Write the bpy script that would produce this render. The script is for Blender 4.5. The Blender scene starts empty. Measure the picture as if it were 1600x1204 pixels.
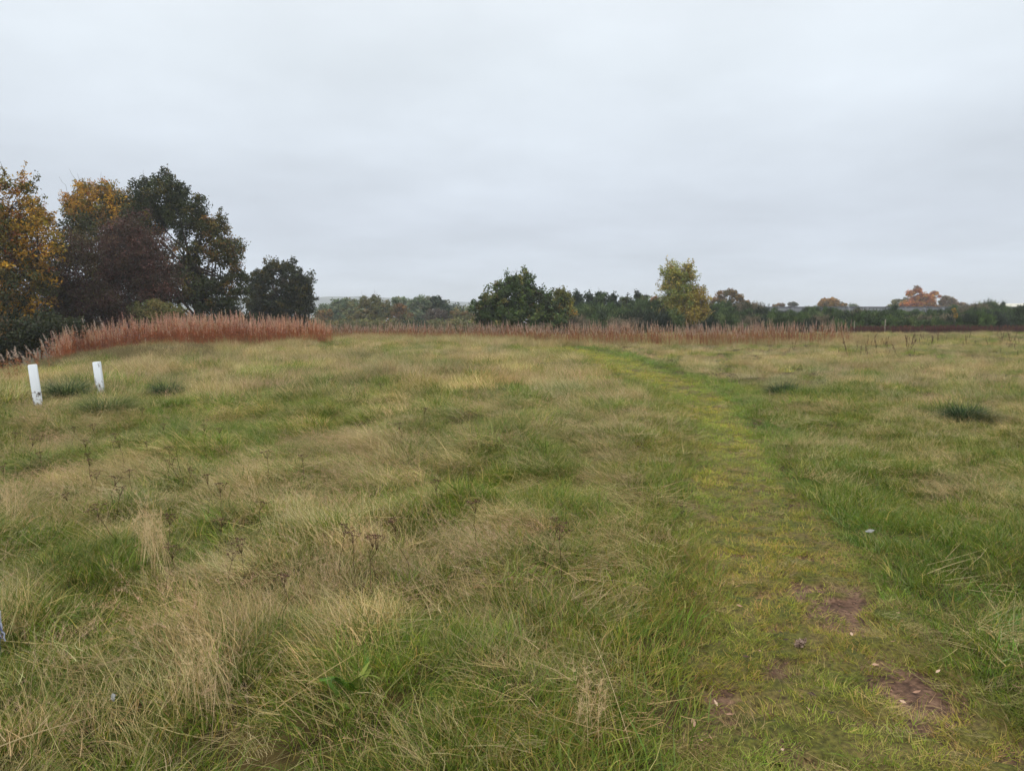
import bpy, math, random
import numpy as np
from mathutils import Vector

random.seed(7)
RNG = np.random.default_rng(11)
SC = bpy.context.scene
ROOT = SC.collection
R = math.radians

# ------------------------------------------------------------------ camera frame
FPX, CX, CY = 1142.0, 800.0, 602.0          # photo pixels (1600 x 1204)
EYE = np.array([0.0, 0.0, 1.6])
PITCH = math.atan((602 - 485) / FPX)
FWD = np.array([0, math.cos(PITCH), -math.sin(PITCH)])
UPV = np.array([0, math.sin(PITCH), math.cos(PITCH)])
RGT = np.array([1.0, 0, 0])


def ray(px, py):
    return RGT * ((px - CX) / FPX) + UPV * ((CY - py) / FPX) + FWD


def at(px, py, dist):
    """world point seen at a photo pixel, `dist` metres in front of the camera"""
    d = ray(px, py)
    return EYE + d * (dist / d[1])


def lin(c):
    c = np.array(c, float) / 255.0
    return np.where(c <= 0.04045, c / 12.92, ((c + 0.055) / 1.055) ** 2.4)


def sstep(a, b, x):
    t = np.clip((np.asarray(x, float) - a) / (b - a), 0, 1)
    return t * t * (3 - 2 * t)


# ------------------------------------------------------------------ noise
def _hash(ix, iy, seed):
    n = (ix.astype(np.int64) * 374761393 + iy.astype(np.int64) * 668265263 + seed * 974711) & 0xFFFFFFFF
    n = ((n ^ (n >> 13)) * 1274126177) & 0xFFFFFFFF
    n = (n ^ (n >> 16)) & 0xFFFFFFFF
    return n / 4294967295.0


def vnoise(x, y, seed=0):
    x = np.asarray(x, float); y = np.asarray(y, float)
    ix = np.floor(x); iy = np.floor(y)
    fx = x - ix; fy = y - iy
    fx = fx * fx * (3 - 2 * fx); fy = fy * fy * (3 - 2 * fy)
    a = _hash(ix, iy, seed); b = _hash(ix + 1, iy, seed)
    c = _hash(ix, iy + 1, seed); d = _hash(ix + 1, iy + 1, seed)
    return (a * (1 - fx) + b * fx) * (1 - fy) + (c * (1 - fx) + d * fx) * fy


def fbm(x, y, seed=0, octv=4, gain=0.5):
    s = 0; a = 1; t = 0
    x = np.asarray(x, float); y = np.asarray(y, float)
    for k in range(octv):
        s = s + a * vnoise(x * 2 ** k + 13.7 * k, y * 2 ** k - 7.1 * k, seed + k)
        t += a; a *= gain
    return s / t


def cells(x, y, size=0.62, seed=5):
    """tussock field: distance to the nearest tussock centre (in cell units), outward direction, and three numbers of that tussock"""
    x = np.asarray(x, float); y = np.asarray(y, float)
    wx = x + (vnoise(x * 2.1, y * 2.1, 91) - .5) * .45; wy = y + (vnoise(x * 2.1, y * 2.1, 92) - .5) * .45
    gx, gy = wx / size, wy / size
    ix, iy = np.floor(gx), np.floor(gy)
    best = np.full(x.shape, 9.0); bx = np.zeros(x.shape); by = np.zeros(x.shape); h1 = np.zeros(x.shape); h2 = np.zeros(x.shape); h3 = np.zeros(x.shape)
    for i in (-1, 0, 1):
        for j in (-1, 0, 1):
            cx_, cy_c = ix + i, iy + j
            px = cx_ + _hash(cx_, cy_c, seed); py = cy_c + _hash(cx_, cy_c, seed + 1)
            r = 0.65 + 0.8 * _hash(cx_, cy_c, seed + 2)
            dx, dy = gx - px, gy - py
            d = np.sqrt(dx * dx + dy * dy) / r
            m = d < best
            best = np.where(m, d, best); bx = np.where(m, dx, bx); by = np.where(m, dy, by)
            h1 = np.where(m, _hash(cx_, cy_c, seed + 3), h1); h2 = np.where(m, _hash(cx_, cy_c, seed + 4), h2); h3 = np.where(m, _hash(cx_, cy_c, seed + 5), h3)
    return best, np.arctan2(by, bx), h1, h2, h3


# ------------------------------------------------------------------ path (edges as seen in the photo, on flat ground)
EDGE = [(1290, 1070, 1800), (1204, 1070, 1690), (1100, 1078, 1570), (1000, 1085, 1455), (900, 1085, 1395),
        (850, 1080, 1345), (800, 1078, 1285), (750, 1082, 1238), (700, 1092, 1202), (660, 1082, 1170),
        (630, 1060, 1148), (605, 1020, 1105), (585, 975, 1052), (570, 945, 1010), (558, 910, 970), (549, 865, 935), (543, 800, 880)]


def flat(px, py):
    d = ray(px, py)
    return EYE + d * (-1.6 / d[2])


EL = np.array([flat(l, y)[:2] for y, l, r in EDGE])
ER = np.array([flat(r, y)[:2] for y, l, r in EDGE])
EL = np.vstack([[EL[0, 0], 0.5], EL]); ER = np.vstack([[1.95, 0.5], ER])


def resample(P, n):
    # smooth (Catmull-Rom) resampling by index, uniform in parameter
    t = np.linspace(0, len(P) - 1.001, n)
    i = np.floor(t).astype(int); f = (t - i)[:, None]
    g = lambda k: P[np.clip(k, 0, len(P) - 1)]
    p0, p1, p2, p3 = g(i - 1), g(i), g(i + 1), g(i + 2)
    return 0.5 * (2 * p1 + (p2 - p0) * f + (2 * p0 - 5 * p1 + 4 * p2 - p3) * f ** 2 + (3 * p1 - p0 - 3 * p2 + p3) * f ** 3)


NPATH = 420
PL, PR = resample(EL, NPATH), resample(ER, NPATH)
PC = (PL + PR) / 2
PWID = np.linalg.norm(PR - PL, axis=1) / 2
_tan = np.gradient(PC, axis=0)
_tan /= np.linalg.norm(_tan, axis=1)[:, None] + 1e-9
PN = np.stack([_tan[:, 1], -_tan[:, 0]], 1)
PHW = np.abs(((PR - PL) * PN).sum(1)) / 2       # true half width across the path


def path_d(x, y):
    """signed normalised distance: |v|<1 on the path"""
    x = np.atleast_1d(np.asarray(x, float)); y = np.atleast_1d(np.asarray(y, float))
    out = np.full(x.shape, 9.0); side = np.zeros(x.shape); met = np.full(x.shape, 9.0)
    near = (y < 45) & (y > -3) & (x > -3) & (x < 9)
    xs, ys = x[near], y[near]
    o = np.empty(xs.shape); sd = np.empty(xs.shape); mt = np.empty(xs.shape)
    step = 20000
    for a in range(0, len(xs), step):
        dx = xs[a:a + step, None] - PC[None, ::2, 0]; dy = ys[a:a + step, None] - PC[None, ::2, 1]
        d2 = dx * dx + dy * dy
        k = d2.argmin(1); r = np.arange(len(k))
        dd = np.sqrt(d2[r, k])
        o[a:a + step] = dd / PHW[::2][k]
        mt[a:a + step] = dd - PHW[::2][k]
        sd[a:a + step] = np.sign(dx[r, k] * PN[::2][k, 0] + dy[r, k] * PN[::2][k, 1])
    out[near] = o; side[near] = sd; met[near] = mt
    return out, side, met


# ------------------------------------------------------------------ terrain
def Hbase(x, y):
    x = np.asarray(x, float); y = np.asarray(y, float)
    right = sstep(2, 16, x - 0.02 * y)
    dl = np.logaddexp(0, (-x - 12.3 - 0.30 * np.clip(y - 16, 0, 14)) * 1.2) / 1.2
    z = -3.2 * (1 - np.exp(-dl * 0.11))
    z = z - (1 - right) * 3.0 * sstep(36, 120, y)
    z = z + right * (0.95 * sstep(50, 86, y))
    z = z - 9 * sstep(150, 700, y)
    return z


def Hmicro(x, y):
    p, s, m = path_d(x, y)
    p = p.reshape(np.shape(x)); m = m.reshape(np.shape(x))
    rough = sstep(-0.1, 0.9, m)
    fade = 1 - sstep(60, 140, y)
    b = (fbm(np.asarray(x) * 1.5, np.asarray(y) * 1.1, 3, 3) - 0.5) * 0.20 * rough
    b = b + (fbm(np.asarray(x) * 0.22, np.asarray(y) * 0.22, 9, 2) - 0.5) * 0.16 * (0.3 + 0.7 * rough)
    cd_, _, c1, c2, c3 = cells(x, y)
    b = b + (0.05 + 0.12 * c3) * np.clip(1 - cd_ * cd_ * 1.3, 0, 1) * rough * np.where(np.asarray(x) > 2.2, .6, 1.0) * (1 - .65 * sstep(10, 20, y))
    b = b + 0.03 * np.exp(-((m - 0.25) / 0.25) ** 2)
    return b * fade, rough


def H(x, y):
    return Hbase(x, y) + Hmicro(x, y)[0]


def ground(px, py):
    """point of the ground seen at a photo pixel"""
    d = ray(px, py); t = 1.0; p = EYE
    for _ in range(600):
        p = EYE + d * t
        g = float(H(np.array([p[0]]), np.array([p[1]]))[0])
        if p[2] <= g:
            break
        t += max(0.01, (p[2] - g) * 0.5)
    return np.array([p[0], p[1], g])


def onto(x, y, dz=0.0):
    return (float(x), float(y), float(H(np.array([x]), np.array([y]))[0]) + dz)


# ------------------------------------------------------------------ mesh helpers
def mk_mesh(name, V, F, attrs=None, smooth=False):
    V = np.asarray(V, np.float32); F = np.asarray(F, np.int32)
    me = bpy.data.meshes.new(name)
    me.vertices.add(len(V)); me.vertices.foreach_set('co', V.ravel())
    if len(F):
        k = F.shape[1]
        me.loops.add(F.size); me.loops.foreach_set('vertex_index', F.ravel())
        me.polygons.add(len(F))
        me.polygons.foreach_set('loop_start', np.arange(0, F.size, k, dtype=np.int32))
        if smooth:
            me.polygons.foreach_set('use_smooth', np.ones(len(F), bool))
    me.update(calc_edges=True)
    for n, a in (attrs or {}).items():
        a = np.asarray(a)
        if a.ndim == 1 and a.dtype.kind == 'i':
            at_ = me.attributes.new(n, 'INT', 'POINT'); at_.data.foreach_set('value', a.astype(np.int32))
        elif a.ndim == 1:
            at_ = me.attributes.new(n, 'FLOAT', 'POINT'); at_.data.foreach_set('value', a.astype(np.float32))
        else:
            at_ = me.attributes.new(n, 'FLOAT_VECTOR', 'POINT'); at_.data.foreach_set('vector', a.astype(np.float32).ravel())
    return me


def ob(name, me, mat, parent=None, link=True):
    o = bpy.data.objects.new(name, me)
    if mat is not None:
        me.materials.clear(); me.materials.append(mat)
    if link:
        ROOT.objects.link(o)
    if parent is not None:
        o.parent = parent
    return o


def empty(name, loc, rz=0.0):
    o = bpy.data.objects.new(name, None)
    o.empty_display_size = 0.2
    ROOT.objects.link(o); o.location = [float(v) for v in loc]; o.rotation_euler = (0, 0, rz)
    return o


def tag(o, label=None, cat=None, group=None, kind=None):
    if label: o['label'] = label
    if cat: o['category'] = cat
    if group: o['group'] = group
    if kind: o['kind'] = kind
    return o


def copy_tree(o, parent=None):
    c = o.copy(); ROOT.objects.link(c)
    if parent is not None: c.parent = parent
    for ch in list(o.children): copy_tree(ch, c)
    return c


class Soup:
    """collects quads with a colour per vertex"""
    def __init__(s): s.V = []; s.F = []; s.C = []; s.n = 0
    def add(s, V, F, C):
        V = np.asarray(V, float); F = np.asarray(F, int)
        C = np.asarray(C, float)
        if C.ndim == 1: C = np.repeat(C[None], len(V), 0)
        s.V.append(V); s.F.append(F + s.n); s.C.append(C); s.n += len(V)
    def mesh(s, name, smooth=False):
        return mk_mesh(name, np.vstack(s.V), np.vstack(s.F), {'col': np.vstack(s.C)}, smooth)


def tube(P, rad, n=5):
    """tapered tube as quads (closed by tapering)"""
    P = np.asarray(P, float); m = len(P); rad = np.asarray(rad, float)
    T = np.gradient(P, axis=0); T /= np.linalg.norm(T, axis=1)[:, None] + 1e-9
    ref = np.where(np.abs(T[:, 2:3]) > 0.9, np.array([[1.0, 0, 0]]), np.array([[0, 0, 1.0]]))
    A = np.cross(T, ref); A /= np.linalg.norm(A, axis=1)[:, None] + 1e-9
    B = np.cross(T, A)
    th = np.arange(n) / n * 2 * np.pi
    V = P[:, None] + rad[:, None, None] * (A[:, None] * np.cos(th)[None, :, None] + B[:, None] * np.sin(th)[None, :, None])
    i = np.arange(m - 1)[:, None] * n; j = np.arange(n)[None]; j2 = (j + 1) % n
    F = np.stack([i + j, i + j2, i + n + j2, i + n + j], -1).reshape(-1, 4)
    return V.reshape(-1, 3), F


def curve_pts(a, b, n=6, sag=0.0, wob=0.1, rng=RNG):
    a = np.asarray(a, float); b = np.asarray(b, float)
    t = np.linspace(0, 1, n)[:, None]
    P = a + (b - a) * t
    L = np.linalg.norm(b - a)
    P[:, 2:3] += sag * L * (t * (1 - t)) * 4
    w = rng.normal(0, wob * L * 0.2, (n, 3)); w[0] = 0; w[-1] = 0
    return P + w


def blades(base, az, th0, curl, L, W, rng, K=4, side=0.0, taper=1.4, droop=1.0):
    """ribbon blades: all arguments arrays of length n; returns V, F, rnd, t"""
    n = len(L)
    t = np.linspace(0, 1, K + 1)
    th = th0[:, None] + curl[:, None] * t[None] ** droop
    st = L[:, None] / K
    dx = np.sin(th) * st; dz = np.cos(th) * st
    cx = np.concatenate([np.zeros((n, 1)), np.cumsum((dx[:, 1:] + dx[:, :-1]) / 2, 1)], 1)
    cz = np.concatenate([np.zeros((n, 1)), np.cumsum((dz[:, 1:] + dz[:, :-1]) / 2, 1)], 1)
    azt = az[:, None] + side * rng.normal(0, 1, (n, 1)) * t[None] ** 2
    ca, sa = np.cos(azt), np.sin(azt)
    P = np.stack([base[:, 0:1] + cx * ca, base[:, 1:2] + cx * sa, base[:, 2:3] + cz], -1)
    tw = rng.uniform(-0.9, 0.9, (n, 1)) + 0 * t
    # side vector, twisted about the blade
    S = np.stack([-sa * np.cos(tw) - ca * np.sin(tw) * np.cos(th), ca * np.cos(tw) - sa * np.sin(tw) * np.cos(th), np.sin(tw) * np.sin(th)], -1)
    w = W[:, None] * np.clip(1 - t[None] ** taper, 0.06, 1) * 0.5
    V = np.stack([P - S * w[..., None], P + S * w[..., None]], 2).reshape(-1, 3)
    k = np.arange(n)[:, None] * (K + 1) * 2 + np.arange(K)[None] * 2
    F = np.stack([k, k + 1, k + 3, k + 2], -1).reshape(-1, 4)
    rnd = np.repeat(rng.uniform(0, 1, n), (K + 1) * 2)
    tt = np.tile(np.repeat(t, 2), n)
    return V, F, rnd, tt


# ------------------------------------------------------------------ materials
def new_mat(name):
    m = bpy.data.materials.new(name); m.use_nodes = True
    nt = m.node_tree; nt.nodes.clear()
    return m, nt, nt.nodes, nt.links


def plant_shader(nt, col_sock, transl=0.3, rough=0.55, spec=0.25):
    N, L = nt.nodes, nt.links
    out = N.new('ShaderNodeOutputMaterial')
    p = N.new('ShaderNodeBsdfPrincipled'); p.inputs['Roughness'].default_value = rough
    p.inputs['Specular IOR Level'].default_value = spec
    L.new(col_sock, p.inputs['Base Color'])
    if transl > 0:
        tr = N.new('ShaderNodeBsdfTranslucent'); L.new(col_sock, tr.inputs['Color'])
        mx = N.new('ShaderNodeMixShader'); mx.inputs[0].default_value = transl
        L.new(p.outputs[0], mx.inputs[1]); L.new(tr.outputs[0], mx.inputs[2])
        L.new(mx.outputs[0], out.inputs['Surface'])
    else:
        L.new(p.outputs[0], out.inputs['Surface'])


def ramp(N, stops):
    r = N.new('ShaderNodeValToRGB'); e = r.color_ramp.elements
    while len(e) > 1: e.remove(e[-1])
    for i, (pos, c) in enumerate(stops):
        el = e[0] if i == 0 else e.new(pos)
        el.position = pos; el.color = (*[float(v) for v in lin(c)], 1)
    return r


def vmul(N, L, a, b):
    m = N.new('ShaderNodeVectorMath'); m.operation = 'MULTIPLY'
    L.new(a, m.inputs[0])
    if isinstance(b, (tuple, list)): m.inputs[1].default_value = b
    else: L.new(b, m.inputs[1])
    return m.outputs[0]


def grass_mat(name, stops, transl=0.3, instancer=True, rough=0.5, spec=0.3):
    """blade colour picked per blade from a palette, times the clump's own tint"""
    m, nt, N, L = new_mat(name)
    a = N.new('ShaderNodeAttribute'); a.attribute_name = 'rnd'
    r = ramp(N, stops); L.new(a.outputs['Fac'], r.inputs[0])
    c = r.outputs[0]
    if instancer:
        t = N.new('ShaderNodeAttribute'); t.attribute_type = 'INSTANCER'; t.attribute_name = 'tint'
        c = vmul(N, L, c, t.outputs['Vector'])
    plant_shader(nt, c, transl, rough, spec)
    return m


def col_mat(name, transl=0.3, instancer=False, rough=0.55, spec=0.2, gain=1.0):
    m, nt, N, L = new_mat(name)
    a = N.new('ShaderNodeAttribute'); a.attribute_name = 'col'
    c = a.outputs['Vector']
    if gain != 1.0:
        c = vmul(N, L, c, (gain, gain, gain))
    if instancer:
        t = N.new('ShaderNodeAttribute'); t.attribute_type = 'INSTANCER'; t.attribute_name = 'tint'
        c = vmul(N, L, c, t.outputs['Vector'])
    plant_shader(nt, c, transl, rough, spec)
    return m


M_LEAF = col_mat('leaves', 0.2, gain=.9)
M_BARK = col_mat('bark', 0.0, rough=0.85)
M_HERB = col_mat('herb', 0.25, instancer=True, rough=0.7)
M_PLANT = col_mat('plant', 0.2, rough=0.7)


# ------------------------------------------------------------------ scatter (geometry nodes, for what nobody could count)
def scatter(name, protos, P, ROT, SCL, TINT, label=None):
    n = len(P)
    coll = bpy.data.collections.new(name + '_kinds')
    for p in protos: coll.objects.link(p)
    me = mk_mesh(name, P, np.zeros((0, 4), int), {'rot': ROT, 'scl': SCL, 'tint': TINT,
                                                  'idx': RNG.integers(0, len(protos), n)})
    o = bpy.data.objects.new(name, me); ROOT.objects.link(o)
    ng = bpy.data.node_groups.new(name + '_scatter', 'GeometryNodeTree')
    ng.interface.new_socket('Geometry', in_out='INPUT', socket_type='NodeSocketGeometry')
    ng.interface.new_socket('Geometry', in_out='OUTPUT', socket_type='NodeSocketGeometry')
    N, L = ng.nodes, ng.links
    gi = N.new('NodeGroupInput'); go = N.new('NodeGroupOutput')
    ci = N.new('GeometryNodeCollectionInfo'); ci.inputs['Collection'].default_value = coll
    ci.inputs['Separate Children'].default_value = True; ci.inputs['Reset Children'].default_value = True
    ip = N.new('GeometryNodeInstanceOnPoints'); ip.inputs['Pick Instance'].default_value = True
    def na(nm, ty):
        q = N.new('GeometryNodeInputNamedAttribute'); q.data_type = ty; q.inputs['Name'].default_value = nm
        return q.outputs['Attribute']
    e2r = N.new('FunctionNodeEulerToRotation')
    L.new(na('rot', 'FLOAT_VECTOR'), e2r.inputs[0])
    L.new(gi.outputs[0], ip.inputs['Points']); L.new(ci.outputs[0], ip.inputs['Instance'])
    L.new(na('idx', 'INT'), ip.inputs['Instance Index'])
    L.new(e2r.outputs[0], ip.inputs['Rotation']); L.new(na('scl', 'FLOAT_VECTOR'), ip.inputs['Scale'])
    L.new(ip.outputs[0], go.inputs[0])
    md = o.modifiers.new('scatter', 'NODES'); md.node_group = ng
    tag(o, label, None, None, 'stuff')
    return o


# ------------------------------------------------------------------ GROUND
def build_ground():
    rr = np.concatenate([[0.0], np.geomspace(0.4, 3000, 330)])
    na_ = 560
    # finer angles in front of the camera
    u = np.linspace(-1, 1, na_ + 1)[:-1]
    ang = np.pi / 2 + np.pi * (0.35 * u + 0.65 * u ** 3)
    X = rr[:, None] * np.cos(ang)[None]; Y = rr[:, None] * np.sin(ang)[None]
    x, y = X.ravel(), Y.ravel()
    z = H(x, y)
    p, s, m = path_d(x, y)
    z = z - 0.035 * sstep(0.05, -0.12, m)            # the path sheet lies in this hollow
    V = np.stack([x, y, z], 1)
    i = np.arange(len(rr) - 1)[:, None] * na_; j = np.arange(na_)[None]; j2 = (j + 1) % na_
    F = np.stack([i + j, i + j2, i + na_ + j2, i + na_ + j], -1).reshape(-1, 4)
    F = F[:, ::-1]
    me = mk_mesh('ground', V, F, None, True)
    mt, nt, N, L = new_mat('meadow_soil')
    geo = N.new('ShaderNodeNewGeometry')
    n1 = N.new('ShaderNodeTexNoise'); n1.inputs['Scale'].default_value = 0.6; n1.inputs['Detail'].default_value = 8
    n2 = N.new('ShaderNodeTexNoise'); n2.inputs['Scale'].default_value = 9; n2.inputs['Detail'].default_value = 6
    L.new(geo.outputs['Position'], n1.inputs['Vector']); L.new(geo.outputs['Position'], n2.inputs['Vector'])
    r1 = ramp(N, [(0.35, (66, 60, 34)), (0.5, (88, 76, 48)), (0.65, (62, 64, 30))])
    L.new(n1.outputs['Fac'], r1.inputs[0])
    r2 = ramp(N, [(0.3, (110, 105, 95)), (0.7, (255, 250, 235))]); L.new(n2.outputs['Fac'], r2.inputs[0])
    c = vmul(N, L, r1.outputs[0], r2.outputs[0])
    plant_shader(nt, c, 0, 0.9, 0.1)
    o = ob('ground', me, mt); tag(o, kind='structure')


# bare soil patches on the path: (px, py, rx, ry) in the photo -> world ellipses
SOIL = [(1425, 1065, 52, 38, 1.0), (1455, 1110, 45, 28, .9), (1335, 968, 34, 20, 1.0), (1300, 984, 22, 10, .7), (1318, 940, 36, 14, .75),
        (1260, 868, 24, 8, .8), (1285, 918, 40, 10, .6), (1475, 1140, 32, 22, .7), (1480, 1062, 26, 10, .7), (1262, 955, 18, 8, .5), (1240, 925, 22, 7, .45), (1440, 1165, 20, 10, .5)]
_SO = []
for px, py, rx, ry, s in SOIL:
    c = flat(px, py); e = flat(px + rx, py); f = flat(px, py + ry)
    _SO.append((c[0], c[1], abs(e[0] - c[0]), abs(f[1] - c[1]), s))


def soil(x, y):
    v = np.zeros(np.shape(x))
    for cx, cy, rx, ry, s in _SO:
        d = np.sqrt(((x - cx) / (rx * 1.25)) ** 2 + ((y - cy) / (ry * 1.25)) ** 2)
        v = np.maximum(v, s * (1.25 - d))
    n = fbm(np.asarray(x) * 6, np.asarray(y) * 9, 41, 4, 0.6) - 0.5
    return np.clip(v + n * 1.7, -1, 1.5)


def build_path():
    nv = 64
    vv = np.linspace(-1, 1, nv)
    half = PHW * 1.12
    keep = np.arange(NPATH)
    X = PC[keep, 0:1] + PN[keep, 0:1] * half[:, None] * vv[None]
    Y = PC[keep, 1:2] + PN[keep, 1:2] * half[:, None] * vv[None]
    # ragged edge
    edge = sstep(0.8, 1.0, np.abs(vv))[None] * (fbm(X * 3, Y * 3, 71, 3) - 0.5) * 0.5 * half[:, None] * np.sign(vv)[None]
    X = X + PN[keep, 0:1] * edge; Y = Y + PN[keep, 1:2] * edge
    x, y = X.ravel(), Y.ravel()
    s = soil(x, y)
    z = H(x, y) + 0.004 - 0.034 * sstep(0.0, 0.3, s) + 0.016 * (fbm(x * 10, y * 10, 5, 3) - 0.5) - 0.02 * np.repeat(sstep(0.92, 1.0, np.abs(vv))[None], NPATH, 0).ravel()
    F = []
    i = np.arange(NPATH - 1)[:, None] * nv; j = np.arange(nv - 1)[None]
    F = np.stack([i + j, i + j + 1, i + nv + j + 1, i + nv + j], -1).reshape(-1, 4)
    me = mk_mesh('path', np.stack([x, y, z], 1), F, {'soil': np.clip(s, 0, 1)}, True)
    mt, nt, N, L = new_mat('trodden_turf')
    geo = N.new('ShaderNodeNewGeometry')
    n1 = N.new('ShaderNodeTexNoise'); n1.inputs['Scale'].default_value = 5; n1.inputs['Detail'].default_value = 8
    n2 = N.new('ShaderNodeTexNoise'); n2.inputs['Scale'].default_value = 45; n2.inputs['Detail'].default_value = 6
    n3 = N.new('ShaderNodeTexNoise'); n3.inputs['Scale'].default_value = 14; n3.inputs['Detail'].default_value = 7
    for n in (n1, n2, n3): L.new(geo.outputs['Position'], n.inputs['Vector'])
    r1 = ramp(N, [(0.35, (86, 90, 32)), (0.5, (102, 98, 40)), (0.64, (112, 98, 54))]); L.new(n1.outputs['Fac'], r1.inputs[0])
    rs = ramp(N, [(0.3, (84, 62, 50)), (0.5, (116, 88, 70)), (0.68, (138, 108, 86))]); L.new(n3.outputs['Fac'], rs.inputs[0])
    a = N.new('ShaderNodeAttribute'); a.attribute_name = 'soil'
    st = N.new('ShaderNodeMapRange'); st.inputs[1].default_value = 0.05; st.inputs[2].default_value = 0.3
    L.new(a.outputs['Fac'], st.inputs[0])
    mx = N.new('ShaderNodeMixRGB'); L.new(st.outputs[0], mx.inputs[0]); L.new(r1.outputs[0], mx.inputs[1]); L.new(rs.outputs[0], mx.inputs[2])
    r2 = ramp(N, [(0.3, (140, 135, 130)), (0.7, (255, 255, 255))]); L.new(n2.outputs['Fac'], r2.inputs[0])
    c = vmul(N, L, mx.outputs[0], r2.outputs[0])
    out = N.new('ShaderNodeOutputMaterial'); p = N.new('ShaderNodeBsdfPrincipled')
    p.inputs['Roughness'].default_value = 0.85; p.inputs['Specular IOR Level'].default_value = 0.2
    L.new(c, p.inputs['Base Color'])
    bp = N.new('ShaderNodeBump'); bp.inputs['Strength'].default_value = 0.9; bp.inputs['Distance'].default_value = 0.02
    L.new(n2.outputs['Fac'], bp.inputs['Height']); L.new(bp.outputs[0], p.inputs['Normal']); L.new(p.outputs[0], out.inputs['Surface'])
    o = ob('path', me, mt); tag(o, kind='structure')


def build_hills():
    xs = np.linspace(-1500, 700, 260); ds = np.linspace(-1, 1, 24)
    V = []
    for d in ds:
        prof = 44 * (0.72 + 0.28 * fbm(xs / 260.0, xs * 0 + 3, 15, 4)) * sstep(420, -260, xs) + 6 * fbm(xs / 60, xs * 0, 4, 3)
        z = -14 + np.maximum(0.0, 1 - d * d) ** 0.8 * prof
        V.append(np.stack([xs + d * 40, 1560 + d * 220 + 20 * np.sin(xs / 170), z], 1))
    V = np.concatenate(V); n = len(xs)
    i = np.arange(len(ds) - 1)[:, None] * n; j = np.arange(n - 1)[None]
    F = np.stack([i + j, i + j + 1, i + n + j + 1, i + n + j], -1).reshape(-1, 4)
    mt, nt, N, L = new_mat('hill_fields')
    geo = N.new('ShaderNodeNewGeometry')
    v = N.new('ShaderNodeTexVoronoi'); v.inputs['Scale'].default_value = 0.012; L.new(geo.outputs['Position'], v.inputs['Vector'])
    r = ramp(N, [(0.0, (44, 54, 46)), (0.5, (70, 76, 58)), (1.0, (50, 58, 52))]); L.new(v.outputs['Color'], r.inputs[0])
    plant_shader(nt, r.outputs[0], 0, 0.9, 0.1)
    o = ob('hills', mk_mesh('hills', V, F, None, True), mt); tag(o, kind='structure')


build_ground(); build_path(); build_hills()

# ------------------------------------------------------------------ GRASS
def clump(name, mat, n, rad, L, W, th0, curl, seed, K=4, side=0.3, up=0.0, one_way=0.0, heads=None):
    rng = np.random.default_rng(seed)
    rr = rad * np.sqrt(rng.uniform(0, 1, n)); a = rng.uniform(0, 2 * np.pi, n)
    base = np.stack([rr * np.cos(a), rr * np.sin(a), np.full(n, -0.02)], 1)
    az = a + rng.normal(0, 0.9, n)
    ow = rng.uniform(0, 1, n) < one_way
    az = np.where(ow, rng.normal(0, 0.45, n), az)
    Ln = rng.uniform(*L, n); Wn = rng.uniform(*W, n)
    V, F, rnd, t = blades(base, az, np.abs(rng.normal(th0, 0.22, n)), rng.uniform(*curl, n), Ln, Wn, rng, K, side)
    if heads:                       # fine seed-head hairs near the tips
        VV, FF, RR = [V], [F], [rnd]; off = len(V)
        tips = V.reshape(n, K + 1, 2, 3).mean(2)
        for q in range(n):
            if rng.uniform() > heads[0]: continue
            k = heads[1]
            f = rng.uniform(0.62, 1.0, k) * K
            i0 = np.clip(np.floor(f).astype(int), 0, K - 1); fr = (f - i0)[:, None]
            b = tips[q, i0] * (1 - fr) + tips[q, i0 + 1] * fr
            hv, hf, hr, _ = blades(b, rng.uniform(0, 2 * np.pi, k), rng.uniform(0.2, 1.2, k), rng.uniform(-.3, .6, k),
                                   rng.uniform(0.4, 1, k) * heads[2] * (1.25 - f / K), np.full(k, heads[3]), rng, 2, 0.2)
            VV.append(hv); FF.append(hf + off); RR.append(hr * 0.3 + 0.7); off += len(hv)
        V, F, rnd = np.vstack(VV), np.vstack(FF), np.concatenate(RR)
    me = mk_mesh(name, V, F, {'rnd': rnd})
    return ob(name, me, mat, link=False)


G_GREEN = [(0, (60, 82, 22)), (0.25, (88, 110, 28)), (0.5, (112, 130, 38)), (0.68, (98, 124, 56)), (0.80, (140, 142, 60)), (0.90, (178, 160, 96)), (1, (188, 164, 108))]
G_TAN = [(0, (104, 112, 54)), (0.2, (150, 142, 88)), (0.5, (182, 164, 118)), (0.75, (202, 184, 142)), (0.9, (138, 130, 82)), (1, (156, 124, 84))]
G_SEED = [(0, (138, 132, 80)), (0.35, (170, 152, 108)), (0.68, (184, 160, 122)), (0.72, (188, 160, 132)), (1, (202, 176, 148))]
G_TURF = [(0, (86, 106, 28)), (0.3, (114, 128, 36)), (0.55, (134, 140, 48)), (0.8, (152, 146, 72)), (1, (164, 138, 90))]
M_GREEN = grass_mat('green_blades', G_GREEN, 0.3, rough=0.45, spec=0.22)
M_TAN = grass_mat('dry_blades', G_TAN, 0.3, rough=0.6)
M_SEED = grass_mat('seed_blades', G_SEED, 0.3, rough=0.7, spec=0.2)
M_TURF = grass_mat('turf_blades', G_TURF, 0.3, rough=0.6)

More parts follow.
